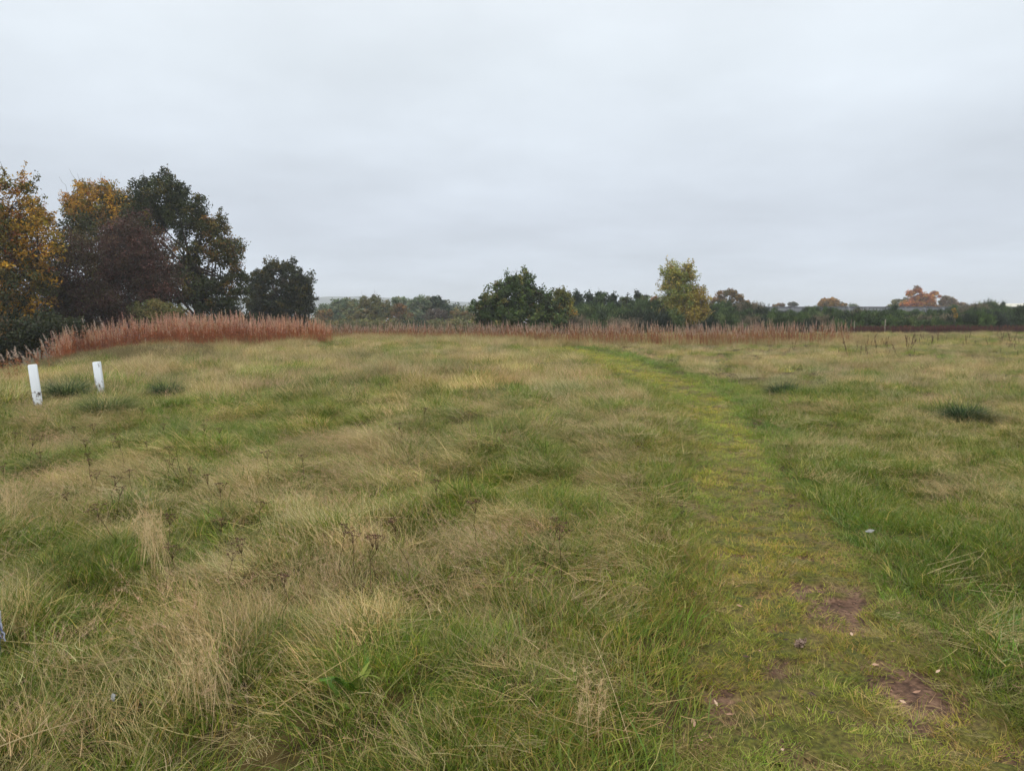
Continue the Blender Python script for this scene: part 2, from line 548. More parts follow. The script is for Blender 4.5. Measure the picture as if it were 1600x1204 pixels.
P_GREEN = [clump('green_clump', M_GREEN, 90, 0.14, (0.11, 0.31), (0.0026, 0.0052), 0.35, (0.6, 2.1), 100 + k, K=5, one_way=(0.8, 0.8, 0.25)[k % 3]) for k in range(6)]
P_GREEN += [clump('broad_clump', M_GREEN, 40, 0.12, (0.16, 0.36), (0.003, 0.0056), 0.25, (0.7, 2.1), 120 + k, K=6, one_way=.7) for k in range(2)]
P_LOW = [clump('low_clump', M_GREEN, 110, 0.17, (0.04, 0.15), (0.002, 0.0042), 0.5, (0.3, 1.5), 140 + k, K=3) for k in range(4)]
P_TAN = [clump('dry_clump', M_TAN, 84, 0.15, (0.12, 0.36), (0.0016, 0.0032), 0.5, (0.5, 1.6), 200 + k, K=5, one_way=0.88, side=0.35) for k in range(6)]
P_SEED = [clump('seed_clump', M_SEED, 14, 0.12, (0.26, 0.48), (0.0011, 0.0017), 0.3, (0.4, 1.5), 300 + k, K=6, one_way=0.8, heads=(0.85, 24, 0.06, 0.0011)) for k in range(5)]
P_TURF = [clump('turf_clump', M_TURF, 120, 0.11, (0.02, 0.055), (0.0016, 0.0034), 0.75, (0.1, 1.1), 400 + k, K=2) for k in range(5)]
P_MAT = [clump('mat_clump', M_TAN, 64, 0.18, (0.10, 0.30), (0.0015, 0.0031), 1.15, (-0.2, 0.6), 500 + k, K=4, one_way=0.88, side=0.4) for k in range(4)]
# larger sparser clumps for the far meadow
F_GREEN = [clump('far_green_clump', M_GREEN, 190, 0.40, (0.14, 0.36), (0.005, 0.009), 0.35, (0.4, 1.6), 1100 + k, K=3, one_way=.5) for k in range(5)]
F_TAN = [clump('far_dry_clump', M_TAN, 190, 0.40, (0.18, 0.46), (0.0035, 0.006), 0.4, (0.3, 1.3), 1200 + k, K=3, one_way=.7) for k in range(5)]
F_SEED = [clump('far_seed_clump', M_SEED, 60, 0.40, (0.34, 0.56), (0.003, 0.004), 0.2, (0.2, 0.9), 1300 + k, K=3, one_way=.6, heads=(.8, 7, .07, .003)) for k in range(4)]

# places in the photo that are greener (+) or drier (-): px, py, rx, ry, weight
ZONES = [(250, 900, 190, 70, .2), (460, 1120, 260, 70, .3), (760, 990, 180, 80, .22), (350, 985, 60, 60, -.5), (1020, 900, 60, 170, -.6), (1000, 720, 60, 60, -.3), (60, 1150, 120, 60, .2), (330, 690, 260, 55, .30), (600, 735, 120, 70, -.75), (640, 590, 260, 40, -.25), (1350, 575, 300, 30, -.45), (1380, 700, 260, 45, .12),
         (1480, 880, 200, 120, .55), (1250, 690, 110, 50, .35), (60, 790, 120, 60, -.45), (170, 590, 140, 30, -.35), (380, 560, 180, 22, -.2),
         (120, 1010, 140, 70, .5), (360, 1000, 80, 70, -.35), (560, 1090, 120, 70, .35), (300, 1120, 90, 70, -.35), (900, 1080, 110, 90, -.15),
         (730, 900, 130, 60, .0), (800, 690, 200, 40, .12), (520, 800, 140, 60, .0), (890, 760, 120, 50, .1), (1010, 800, 60, 90, -.2),
         (430, 640, 200, 30, .25), (980, 640, 90, 50, .1), (700, 540, 160, 12, .3), (820, 552, 60, 10, .3), (1120, 610, 60, 18, .5), (1010, 570, 60, 12, .4)]
_Z = []
for px, py, rx, ry, w in ZONES:
    c = flat(px, py); e = flat(px + rx, py); f0 = flat(px, py - ry * .8); f1 = flat(px, py + ry * .8)
    _Z.append((c[0], (f0[1] + f1[1]) / 2, abs(e[0] - c[0]), abs(f0[1] - f1[1]) / 1.6, w))


def greenness(x, y):
    g = 0.53 + 0.0 * x
    for cx, cy, rx, ry, w in _Z:
        g = g + w * np.exp(-(((x - cx) / rx) ** 2 + ((y - cy) / ry) ** 2))
    g = g + (fbm(x * 0.8, y * 0.55, 21, 4, 0.6) - 0.5) * 1.3 + (fbm(x * 3.0, y * 2.0, 28, 3) - 0.5) * 0.35
    g = g + (cells(x, y)[2] - 0.5) * 0.75
    g = g - 0.10 * sstep(14, 30, y)
    return g


def wedge(dens_fn, y0, y1, margin=1.4, tanw=0.78):
    """random points in the visible wedge, density (per m2) falling with distance"""
    pts = []
    edges = np.geomspace(y0, y1, 26)
    for a, b in zip(edges[:-1], edges[1:]):
        w = 2 * (tanw * b + margin)
        n = int(dens_fn((a + b) / 2) * w * (b - a))
        pts.append(np.stack([RNG.uniform(-w / 2, w / 2, n), RNG.uniform(a, b, n)], 1))
    P = np.vstack(pts)
    return P[:, 0], P[:, 1]


def lean_dir(x, y):
    return 2.8 + (fbm(x * 0.42, y * 0.3, 61, 3) - 0.5) * 8.0


def rots(x, y, amt, jit=0.35, tilt=0.25, free=0.15):
    n = len(x)
    cd_, ca, c1, c2, c3 = cells(x, y)
    w = lean_dir(x, y)
    k = np.clip(cd_, 0, 1) * 0.9
    d = np.arctan2(np.sin(w) * .75 + np.sin(ca) * k, np.cos(w) * .75 + np.cos(ca) * k) + RNG.normal(0, jit, n)
    fr = RNG.uniform(0, 1, n) < free
    d = np.where(fr, RNG.uniform(0, 6.283, n), d)
    t = np.abs(RNG.normal(amt, tilt, n)) * (0.6 + 0.7 * np.clip(cd_, 0, 1))
    return np.stack([np.zeros(n), np.clip(t, 0, 1.35), d], 1)


def tsize(x, y):
    """clumps stand tall on the tussocks and short between them"""
    cd_, ca, c1, c2, c3 = cells(x, y)
    return (0.70 + .2 * sstep(4, 9, y)) * (0.42 + (0.35 + 0.75 * c3) * np.clip(1.15 - cd_, 0, 1)) * (0.75 + 0.5 * fbm(x * .6, y * .5, 33, 2))


def ttint(x, y):
    c2 = cells(x, y)[3][:, None]; c1 = cells(x, y, 1.7, 50)[3][:, None]
    return np.exp((c2 - .5) * np.array([[.55, .5, .6]]) + (c1 - .5) * np.array([[.35, .25, .1]]))


def tintv(n, base, var=0.12, hue=0.06):
    b = np.array(base)[None] * np.exp(RNG.normal(0, var, (n, 1)))
    return b * np.exp(RNG.normal(0, hue, (n, 3)))


def place(name, protos, x, y, keep, amt, scl, tint, label, tilt=0.25, jit=0.35, dz=0.0, free=0.15):
    x, y = x[keep], y[keep]
    z = H(x, y) + dz
    s = scl[keep] if np.ndim(scl) else np.full(len(x), scl)
    sv = np.stack([s, s, s * RNG.uniform(0.8, 1.2, len(x))], 1)
    t = tint[keep] if np.ndim(tint) == 2 else tintv(len(x), tint)
    return scatter(name, protos, np.stack([x, y, z], 1), rots(x, y, amt, jit, tilt, free), sv, t, label)


def zone_left_edge(x, y):   # right of the falling slope where the willowherb stands
    return sstep(-12.0, -10.5, x + 0.0 * y)


def path_litter():
    x, y = wedge(lambda d: 26 * min(1, (5 / d) ** .8), 1.2, 20, tanw=.7)
    p, sd, m = path_d(x, y); keep = (m < .3) & (RNG.uniform(0, 1, len(x)) < .25 + .75 * (fbm(x * 1.5, y * 1.5, 66, 3) > .52))
    place('path_straw', P_MAT, x, y, keep, .05, .28 + .3 * RNG.uniform(0, 1, len(x)), tintv(len(x), (.85, .76, .68), .25), 'bits of dead straw lying on the path', dz=.03, free=1.0)
    # crumbs of earth on the bare patches
    n = 9000; x = RNG.uniform(.6, 3.2, n); y = RNG.uniform(2.4, 6.5, n); so = soil(x, y); k = so > .1; x, y = x[k], y[k]; n = len(x)
    oc = np.array([[1, 0, 0], [0, 1, 0], [-1, 0, 0], [0, -1, 0], [0, 0, .8], [0, 0, -.8]], float)
    tri = np.array([[0, 1, 4], [1, 2, 4], [2, 3, 4], [3, 0, 4], [1, 0, 5], [2, 1, 5], [3, 2, 5], [0, 3, 5]])
    sz = .002 + .007 * RNG.uniform(0, 1, n) ** 3
    V = (oc[None] * RNG.uniform(.6, 1.3, (n, 6, 1)) + RNG.normal(0, .15, (n, 6, 3))) * sz[:, None, None]
    z = H(x, y) - .015
    V = V + np.stack([x, y, z], 1)[:, None]
    F = tri[None] + np.arange(n)[:, None, None] * 6
    col = np.repeat(lin((112, 86, 70))[None] * np.exp(RNG.normal(0, .3, (n, 1))), 6, 0)
    o = ob('soil_crumbs', mk_mesh('soil_crumbs', V.reshape(-1, 3), F.reshape(-1, 3), {'col': col}), M_BARK)
    tag(o, 'crumbs of bare earth on the worn patches of the path', None, None, 'stuff')


def shrf(x, y):
    return np.where((x > 2) & (y > 5), 0.66, 1.0)


def make_grass():
    U = lambda n: RNG.uniform(0, 1, n)
    far = lambda y: 1 + 0.012 * np.clip(y - 6, 0, 40)
    nf = lambda y: sstep(13.5, 10.5, y)           # near kinds give way to the far kinds
    lim = 47
    def hues(x, y, sd, m):
        hue = fbm(x * 0.5, y * 0.5, 88, 3)[:, None]
        lush = np.where((sd > 0) & (m < 3.5) & (y < 10), 0.78, 1.0)[:, None] * (1 - .2 * sstep(6, 3, y))[:, None]
        return (np.array([[1.08, 1.0, 0.80]]) * (1 - hue) + np.array([[0.84, 0.97, 0.95]]) * hue) * lush * ttint(x, y)
    # ---- near: green arching clumps
    x, y = wedge(lambda d: 96 * min(1, (5 / d) ** 0.6), 1.0, 13.5)
    p, sd, m = path_d(x, y); g = greenness(x, y)
    off = sstep(0.12, 0.6, m + (fbm(x * 4, y * 4, 77, 2) - .5) * 0.4)
    keep = U(len(x)) < np.clip(g + np.where((sd > 0) & (m < 1.0), 0.25, 0), 0.16, 1.0) * off * nf(y)
    big = tsize(x, y) * (1 + 0.12 * RNG.normal(0, 1, len(x)))
    shr = np.where((x > 2) & (y > 5), 0.66, 1.0)
    lowp = 0.42 + 0.58 * sstep(0.1, 2.0, m)
    lowp = lowp * np.where((sd > 0), 0.72, 1.0) * 0.92
    place('meadow_grass', P_GREEN, x, y, keep, 0.42, np.clip(big, .4, 1.5) * shr * lowp, hues(x, y, sd, m) * tintv(len(x), (1.0, 1.0, 1.0), 0.16), 'green meadow grass in tangled arching clumps')
    x, y = wedge(lambda d: 112 * min(1, (5 / d) ** 0.9), 1.0, 15)
    p, sd, m = path_d(x, y); g = greenness(x, y)
    keep = U(len(x)) < sstep(-0.02, 0.35, m) * np.clip(0.55 + 0.6 * g, 0.45, 1)
    place('low_grass', P_LOW, x, y, keep, 0.15, 0.8 + 0.5 * U(len(x)), tintv(len(x), (1.0, .97, .86), .15), 'short green grass under the taller blades')
    x, y = wedge(lambda d: 90 * min(1, (5 / d) ** 0.6), 1.0, 13.5)
    p, sd, m = path_d(x, y); g = greenness(x, y)
    off = sstep(0.15, 0.75, m + (fbm(x * 4, y * 4, 78, 2) - .5) * 0.5)
    keep = U(len(x)) < np.clip(1.0 - g, 0.2, 0.95) * off * nf(y)
    big = tsize(x, y) * 1.05
    lowp = 0.42 + 0.58 * sstep(0.1, 2.0, m)
    place('dry_grass', P_TAN, x, y, keep, 0.48, np.clip(big, .4, 1.4) * shrf(x, y) * lowp, ttint(x, y) * tintv(len(x), (.95, .92, .84), .12), 'dry tan grass bent over by wind', tilt=0.3)
    x, y = wedge(lambda d: 40, 1.0, 13)
    p, sd, m = path_d(x, y); g = greenness(x, y)
    keep = U(len(x)) < np.clip(0.9 - 0.8 * g, 0.06, 0.9) * sstep(0.0, 0.5, m)
    place('matted_grass', P_MAT, x, y, keep, 0.1, 0.7 + 0.6 * U(len(x)), tintv(len(x), (.86, .82, .72), .18), 'matted dead grass lying flat', dz=0.05)
    x, y = wedge(lambda d: 30, 1.2, 13.5)
    p, sd, m = path_d(x, y); g = greenness(x, y)
    cl = fbm(x * 0.9, y * 0.7, 55, 3)
    keep = U(len(x)) < np.clip((1.0 - g) * 1.3 - 0.45 + (cl - .5) * 1.8, 0.02, 0.95) * sstep(0.3, 1.3, m) * nf(y)
    place('seed_grass', P_SEED, x, y, keep, 0.22, (0.6 + 0.4 * U(len(x))) * shrf(x, y) * (0.6 + 0.4 * sstep(0.2, 1.5, m)), tintv(len(x), (1.0, .94, .88), .1), 'fine pinkish grass seed heads', tilt=.15)
    # ---- far
    fn = lambda y: sstep(10.5, 13.5, y)
    x, y = wedge(lambda d: 13 * (12 / d) ** 0.6, 10.5, lim)
    p, sd, m = path_d(x, y); g = greenness(x, y)
    keep = U(len(x)) < np.clip(g + .05, 0.2, 1.0) * sstep(0.3, 0.75, m) * fn(y)
    sc = (.20 + .62 * tsize(x, y)) * far(y) * (1 - .22 * sstep(18, 30, y)) * np.where(x > 2, .75, 1.0)
    place('far_meadow_grass', F_GREEN, x, y, keep, .15, sc, hues(x, y, sd, m) * tintv(len(x), (1.05, 1.0, .95), .14), 'green grass in the far meadow')
    x, y = wedge(lambda d: 13 * (12 / d) ** 0.6, 10.5, lim + 2)
    p, sd, m = path_d(x, y); g = greenness(x, y)
    keep = U(len(x)) < np.clip(1.0 - g, 0.22, 0.95) * sstep(0.35, 0.85, m) * fn(y)
    sc = (.20 + .62 * tsize(x, y)) * far(y) * (1 - .22 * sstep(18, 30, y)) * np.where(x > 2, .75, 1.0)
    place('far_dry_grass', F_TAN, x, y, keep, .25, sc, ttint(x, y) * tintv(len(x), (.98, .95, .87), .1), 'pale dry grass in the far meadow')
    x, y = wedge(lambda d: 5 * (12 / d) ** 0.5, 10.5, lim)
    p, sd, m = path_d(x, y); g = greenness(x, y)
    cl = fbm(x * 0.4, y * 0.3, 56, 3)
    keep = U(len(x)) < np.clip((1.0 - g) * 1.1 - 0.35 + (cl - .5) * 1.8, 0.02, 0.9) * sstep(0.5, 1.0, m) * fn(y)
    place('far_seed_grass', F_SEED, x, y, keep, .15, (.5 + .35 * U(len(x))) * np.where(x > 2, .7, 1.0), tintv(len(x), (1.0, .94, .87), .1), 'pale grass seed heads in the far meadow')
    # trodden turf
    x, y = wedge(lambda d: 440 * min(1, (4.5 / d) ** 1.0), 1.0, 36, tanw=0.7)
    p, sd, m = path_d(x, y); so = soil(x, y)
    keep = (U(len(x)) < sstep(1.0, 0.45, m)) & (U(len(x)) > sstep(-0.12, 0.16, so) * 0.98)
    q = fbm(x * 1.6, y * 1.2, 91, 4)[:, None]; q2 = fbm(x * 4.5, y * 3.5, 95, 3)[:, None]
    nr = sstep(8, 4, y)[:, None]
    t = (np.array([[1.22, 1.14, .96]]) * (1 - nr) + np.array([[1.06, .90, .86]]) * nr) * (1 - sstep(.42, .62, q)) + np.array([[.90, 1.0, .9]]) * sstep(.42, .62, q)
    t = t * (0.95 + 0.6 * q2)
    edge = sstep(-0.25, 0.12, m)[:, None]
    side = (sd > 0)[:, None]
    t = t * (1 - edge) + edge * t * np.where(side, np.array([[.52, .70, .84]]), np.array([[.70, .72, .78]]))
    sc = (0.7 + 0.6 * U(len(x))) * (1 + 0.03 * np.clip(y - 5, 0, 30)) * (1 + 0.5 * sstep(-.3, .2, m))
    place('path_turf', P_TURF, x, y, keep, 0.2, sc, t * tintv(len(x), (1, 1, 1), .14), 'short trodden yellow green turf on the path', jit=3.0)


make_grass(); path_litter()

# ------------------------------------------------------------------ WILLOWHERB
def willow_mesh(name, h, seed, red=0.5, lean=0.12):
    rng = np.random.default_rng(seed); s = Soup()
    az = math.pi + rng.normal(0, 0.7)
    n = 7; t = np.linspace(0, 1, n)
    bend = lean + rng.normal(0, 0.06)
    P = np.stack([np.cos(az) * bend * h * t ** 1.6, np.sin(az) * bend * h * t ** 1.6, h * t - 0.05], 1)
    V, F = tube(P, np.linspace(0.005, 0.002, n), 3)
    s.add(V, F, lin((120, 70, 54)))
    def along(f):
        i = np.clip(np.floor(f * (n - 1)).astype(int), 0, n - 2); fr = (f * (n - 1) - i)[:, None]
        return P[i] * (1 - fr) + P[i + 1] * fr
    # hanging reddish leaves
    k = 66; f = rng.uniform(0.04, 0.78, k)
    V, F, rnd, tt = blades(along(f), rng.uniform(0, 6.28, k), rng.uniform(0.5, 1.2, k), rng.uniform(0.5, 1.8, k), rng.uniform(.06, .13, k), rng.uniform(.008, .017, k), rng, 3, 0.5, 2.0)
    pal = np.array([lin((176, 106, 62)), lin((150, 96, 72)), lin((186, 136, 88)), lin((130, 102, 90)), lin((120, 108, 68))])
    ci = rng.choice(5, k, p=[.34, .24, .18, .16, .08])
    s.add(V, F, np.repeat(pal[ci], 8, 0))
    # split pods and fluff: the pale plume
    k = 110; f = 1 - rng.uniform(0, 1, k) ** 0.9 * 0.28
    wid = 0.065 * (1.08 - f) / 0.36 + 0.018
    V, F, rnd, tt = blades(along(f), rng.uniform(0, 6.28, k), rng.uniform(0.2, 1.1, k), rng.uniform(-.4, 1.8, k), wid * rng.uniform(.5, 1.3, k), rng.uniform(.003, .007, k), rng, 3, 1.2, 3.0)
    pal = np.array([lin((212, 196, 178)), lin((186, 164, 146)), lin((150, 122, 110)), lin((228, 218, 204))])
    ci = rng.choice(4, k, p=[.38, .3, .2, .12])
    s.add(V, F, np.repeat(pal[ci], 8, 0))
    me = s.mesh(name)
    return me


P_WILLOW = [ob('willowherb_stem', willow_mesh('willowherb_stem', 1.0 + 0.06 * k, 700 + k), M_HERB, link=False) for k in range(8)]


def scatter_herb(name, x, y, h, tint, label, protos=P_WILLOW, tilt=0.08, azm=math.pi, azs=0.9):
    n = len(x); z = H(x, y)
    s = h * (0.62 + 0.55 * RNG.uniform(0, 1, n) ** 0.8)
    w = np.clip(s, 0.7, 1.4) * RNG.uniform(.7, 1.05, n)
    rot = np.stack([np.zeros(n), np.abs(RNG.normal(tilt, 0.12, n)), RNG.normal(azm, azs, n)], 1)
    return scatter(name, protos, np.stack([x, y, z], 1), rot, np.stack([w, w, s], 1), tint, label)


def stands():
    # left stand: along the crest, front edge seen in the photo
    fx = np.array([-20, 40, 100, 180, 260, 340, 420, 500, 520]); fy = np.array([600, 572, 553, 547, 546, 546, 544, 540, 538])
    fr = np.array([flat(a, b)[:2] for a, b in zip(fx, fy)])
    n = 2900
    u = RNG.uniform(0, len(fr) - 1.001, n); i = np.floor(u).astype(int); f = (u - i)[:, None]
    p = fr[i] * (1 - f) + fr[i + 1] * f
    dep = RNG.uniform(0, 1, n) ** 1.2
    back = p + np.stack([-0.28 * dep, dep], 1) * (1.2 + 2.6 * sstep(0.5, 3, u))[:, None]
    back += RNG.normal(0, .2, back.shape)
    back += np.stack([0 * u, (fbm(back[:, 0] * .9, back[:, 1] * 0, 14, 3) - .45) * 1.6], 1)
    ok = RNG.uniform(0, 1, n) < (0.02 + .98 * sstep(.9, 2.0, u)) * (1 - .85 * sstep(6.0, 7.9, u))
    back, u = back[ok], u[ok]; n = len(u)
    hh = 0.70 + 0.34 * sstep(.8, 3.4, u) - 0.3 * sstep(5.8, 8, u) + 0.45 * (fbm(back[:, 0] * .8, back[:, 1] * .8, 13, 3) - .5)
    o = fbm(back[:, 0] * .35, back[:, 1] * .35, 17, 3)[:, None]
    t = (np.array([[1.1, .85, .64]]) * o + np.array([[1.0, .84, .76]]) * (1 - o)) * tintv(n, (1, 1, 1), .14)
    scatter_herb('willowherb_stand', back[:, 0], back[:, 1], hh, t, 'red brown stand of seeding willowherb below the autumn trees')
    # long stand across the middle, thinner and more purple
    fx = np.array([480, 560, 640, 720, 800, 880, 960, 1040, 1120, 1200, 1290, 1340])
    fy = np.array([533, 531, 532, 534, 536, 540, 542, 543, 543, 542, 542, 540])
    fr = np.array([flat(a, b)[:2] for a, b in zip(fx, fy)])
    n = 3200
    u = RNG.uniform(0, len(fr) - 1.001, n); i = np.floor(u).astype(int); f = (u - i)[:, None]
    p = fr[i] * (1 - f) + fr[i + 1] * f
    dep = RNG.uniform(0, 1, n)
    q = p + np.stack([0.1 * dep, dep], 1) * (3.8 + 2 * (vnoise(u * 2, u * 0, 5) - .5))[:, None] + np.array([[0, -0.2]])
    ok = vnoise(q[:, 0] * .5, q[:, 1] * .4, 44) + 0.25 * RNG.uniform(-1, 1, n) > 0.18 + 0.3 * sstep(2.2, 1.0, u) + .5 * sstep(9.6, 11, u) * vnoise(u * 9, u * 0, 6)
    q = q[ok]; u = u[ok]
    lowc = 1 - sstep(0.8, 5.0, u)
    hh = (0.72 - 0.08 * lowc) * (0.85 + 0.32 * fbm(q[:, 0] * .6, q[:, 1] * .6, 19, 3))
    o = fbm(q[:, 0] * .5, q[:, 1] * .5, 27, 3)[:, None]
    t = (np.array([[.92, .82, .70]]) * o + np.array([[.80, .77, .74]]) * (1 - o)) * tintv(len(q), (1, 1, 1), .14)
    scatter_herb('willowherb_band', q[:, 0], q[:, 1], hh, t, 'mauve brown band of willowherb across the middle of the meadow')


stands()

# dull olive growth in front of the left stand
def olive_belt():
    pal = [(0, (80, 84, 44)), (0.4, (104, 100, 56)), (0.7, (128, 108, 72)), (1, (140, 112, 86))]
    mt = grass_mat('olive_blades', pal, 0.3, rough=0.7)
    pr = [clump('olive_clump', mt, 60, 0.14, (0.16, 0.38), (0.002, 0.005), 0.25, (0.1, 0.9), 600 + k, K=4, one_way=0.3) for k in range(4)]
    n = 2600
    px = RNG.uniform(60, 330, n); py = 566 - 18 * RNG.uniform(0, 1, n) + RNG.normal(0, 3, n)
    d = np.array([flat(a, b)[:2] for a, b in zip(px, py)])
    scatter('olive_grass', pr, np.stack([d[:, 0], d[:, 1], H(d[:, 0], d[:, 1])], 1), rots(d[:, 0], d[:, 1], .1),
            np.full((n, 3), 1.0) * RNG.uniform(.7, 1.2, (n, 1)), tintv(n, (.9, .9, .9), .12), 'dull olive tall grass in front of the willowherb')


olive_belt()


def rank_grass():
    # tall pale grass growing through the band
    n = 1900
    px = RNG.uniform(90, 1420, n); py = 543 - RNG.uniform(0, 12, n) - 8 * sstep(800, 500, px) + 12 * sstep(540, 440, px)
    d = np.array([flat(a, b)[:2] for a, b in zip(px, py)])
    scatter('rank_grass', F_TAN, np.stack([d[:, 0], d[:, 1], H(d[:, 0], d[:, 1])], 1), rots(d[:, 0], d[:, 1], .08), np.array([[.8, .8, 1.3]]) * RNG.uniform(.6, 1.25, (n, 1)),
            tintv(n, (.95, .90, .82), .14), 'tall pale rank grass along the foot of the middle willowherb')


rank_grass()


def willow_single():
    """loose stems on the falling slope at the left edge"""
    meshes = [willow_mesh('willowherb_plant', 1.0, 900 + k, lean=0.3) for k in range(4)]
    spots = [(5, 575, .9), (22, 560, 1.0), (38, 548, 1.0), (48, 537, 1.05), (62, 528, 1.05), (14, 590, .8), (30, 577, .85), (70, 519, 1.05), (80, 514, 1.1),
             (92, 508, 1.1), (104, 504, 1.15), (112, 500, 1.15), (121, 494, 1.2), (136, 497, 1.15), (153, 492, 1.2), (52, 552, .9), (-4, 556, 1), (10, 540, 1.0)]
    for i, (px, py, h) in enumerate(spots):
        D = 17 + 11 * sstep(0, 140, px)
        tp = at(px, py, D)
        gz = onto(tp[0] + 0.28, tp[1])[2]
        hh = max(0.7, tp[2] - gz + 0.02)
        o = empty('willowherb_plant', (tp[0] + 0.25 * hh, tp[1], gz)); o.rotation_euler = (0, 0, RNG.normal(0, .25)); o.scale = (1, 1, hh)
        m_ = meshes[i % 4]
        c = ob('stem', m_, M_PLANT, o)
        tag(o, 'single willowherb with a pale fluffy plume at the left end of the red stand', 'plant', 'loose willowherb stems on the left slope')


willow_single()

# ------------------------------------------------------------------ TREES
def leaf_quads(C, size, rng, flatb=0.35, elong=1.6):
    n = len(C)
    nrm = rng.normal(0, 1, (n, 3)); nrm[:, 2] += flatb; nrm /= np.linalg.norm(nrm, axis=1)[:, None]
    a = np.cross(nrm, rng.normal(0, 1, (n, 3))); a /= np.linalg.norm(a, axis=1)[:, None] + 1e-9
    b = np.cross(nrm, a)
    s = size * rng.uniform(.6, 1.3, (n, 1))
    V = np.stack([C - a * s * elong * .5, C + b * s * .42 - nrm * s * .08, C + a * s * elong * .5, C - b * s * .42 - nrm * s * .08], 1).reshape(-1, 3)
    F = np.arange(n * 4).reshape(n, 4)
    return V, F


def pal_pick(pal, rng, n):
    w = np.array([p[1] for p in pal], float); w /= w.sum()
    c = np.array([lin(p[0]) for p in pal])
    return c[rng.choice(len(pal), n, p=w)]


def tree(name, label, cat, D, lobes, base_px, pal, leaves=14000, size=0.10, clump_r=0.45, nclump=None, trunk_r=0.16, seed=1,
         twigs=0, twig_len=0.8, sprays=0, spray_len=.7, hollow=0.55, elong=1.6, bark=(58, 50, 42), depth=0.9, group=None, tops=None, droop=0.0, spread=1.0, flatb=.35, stems=1, sink=0.0):
    """lobes: (px, py, rx, ry, weight, palette-or-None) in photo pixels at distance D"""
    rng = np.random.default_rng(seed)
    k = D / FPX
    Ls = []
    for l in lobes:
        px, py, rx, ry = l[:4]
        w = l[4] if len(l) > 4 else 1.0
        pl = l[5] if len(l) > 5 and l[5] else pal
        dz = l[6] if len(l) > 6 else 0.0
        Ls.append((at(px, py, D) + np.array([0, dz, 0]), rx * k, ry * k, w, pl))
    bp = at(base_px, 485, D)
    gz = onto(bp[0], bp[1])[2] - sink
    B = np.array([bp[0], D, gz])
    root = empty(name, B)
    tag(root, label, cat, group)
    vol = np.array([l[1] * l[1] * l[2] * l[3] for l in Ls]); vol = vol ** 0.8; vol /= vol.sum()
    nc = nclump or max(30, leaves // 55)
    which = rng.choice(len(Ls), nc, p=vol)
    u = rng.normal(0, 1, (nc, 3)); u /= np.linalg.norm(u, axis=1)[:, None]
    rad = hollow + (1 - hollow) * rng.uniform(0, 1, (nc, 1)) ** 0.7
    rad *= 1 + 0.10 * rng.normal(0, 1, (nc, 1))
    ext = np.array([[Ls[q][1], Ls[q][1] * depth, Ls[q][2]] for q in which])
    C = np.array([Ls[q][0] for q in which]) + u * rad * np.maximum(ext - clump_r * .6, ext * .5)
    C[:, 2] = np.maximum(C[:, 2], gz + 0.25)
    cc = np.array([pal_pick(Ls[q][4], rng, 1)[0] for q in which])
    cc = cc * np.exp(rng.normal(0, .16, (nc, 1)))
    ci = rng.choice(nc, leaves, p=None)
    off = rng.normal(0, 1, (leaves, 3)); off /= np.linalg.norm(off, axis=1)[:, None]
    off *= clump_r * rng.uniform(0.1, 1, (leaves, 1)) ** 0.6 * np.array([[1, 1, .75]]) * spread * (0.7 + 0.6 * rng.uniform(0, 1, nc))[ci][:, None]
    LP = C[ci] + off
    if droop: LP[:, 2] -= droop * np.linalg.norm(off, axis=1)
    LP[:, 2] = np.maximum(LP[:, 2], gz + 0.05)
    SPR = []
    if sprays:
        outer = np.argsort(-(rad[:, 0] + .25 * u[:, 2] + .2 * rng.uniform(0, 1, nc)))[:max(sprays * 2, 10)]
        for q in rng.choice(outer, min(sprays, len(outer)), replace=False):
            dr = u[q] * .8 + np.array([0, 0, .75]) + rng.normal(0, .3, 3); dr /= np.linalg.norm(dr)
            P = curve_pts(C[q], C[q] + dr * spray_len * rng.uniform(.5, 1.4), 5, 0, .25, rng); SPR.append(P)
            m_ = 26; f = rng.uniform(.15, 1, m_) * 4; i0 = np.clip(f.astype(int), 0, 3); fr = (f - i0)[:, None]
            q_p = P[i0] * (1 - fr) + P[i0 + 1] * fr + rng.normal(0, size * .8, (m_, 3))
            LP = np.vstack([LP, q_p]); ci = np.concatenate([ci, np.full(m_, q)])
        leaves = len(LP)
    col = cc[ci] * np.exp(rng.normal(0, .2, (leaves, 1))) * np.exp(rng.normal(0, .06, (leaves, 3)))
    V, F = leaf_quads(LP - B, size, rng, flatb, elong)
    s = Soup(); s.add(V, F, np.repeat(col, 4, 0))
    ob('crown', s.mesh('crown'), M_LEAF, root)
    # wood
    w = Soup(); bc = lin(bark)
    topz = max(l[0][2] + l[2] for l in Ls)
    Hh = topz - gz
    nodes = []
    if stems > 1:            # one stool that all the stems grow from
        V, F = tube(np.array([[0, 0, -.25], [0, 0, .0], [0, 0, .12], [0, 0, .16]]), np.array([1.6, 1.5, 1.1, .05]) * trunk_r, 9); w.add(V, F, bc)
    for st in range(stems):
        tip = np.array([B[0] + rng.normal(0, .05 * Hh) + (rng.uniform(-.12, .12) * Hh if stems > 1 else 0), B[1] + rng.normal(0, .05 * Hh), gz + Hh * .72])
        tp = curve_pts(B + (rng.normal(0, trunk_r * .35, 3) * np.array([1, 1, 0]) if stems > 1 else 0) - np.array([0, 0, .2]), tip, 9, 0, .12, rng)
        r = trunk_r * (1 - np.linspace(0, 1, 9)) ** .8 + 0.015; r[0] *= 1.35
        V, F = tube(tp - B, r, 8); w.add(V, F, bc * rng.uniform(.8, 1.2))
        nodes.append(tp)
    lim = []
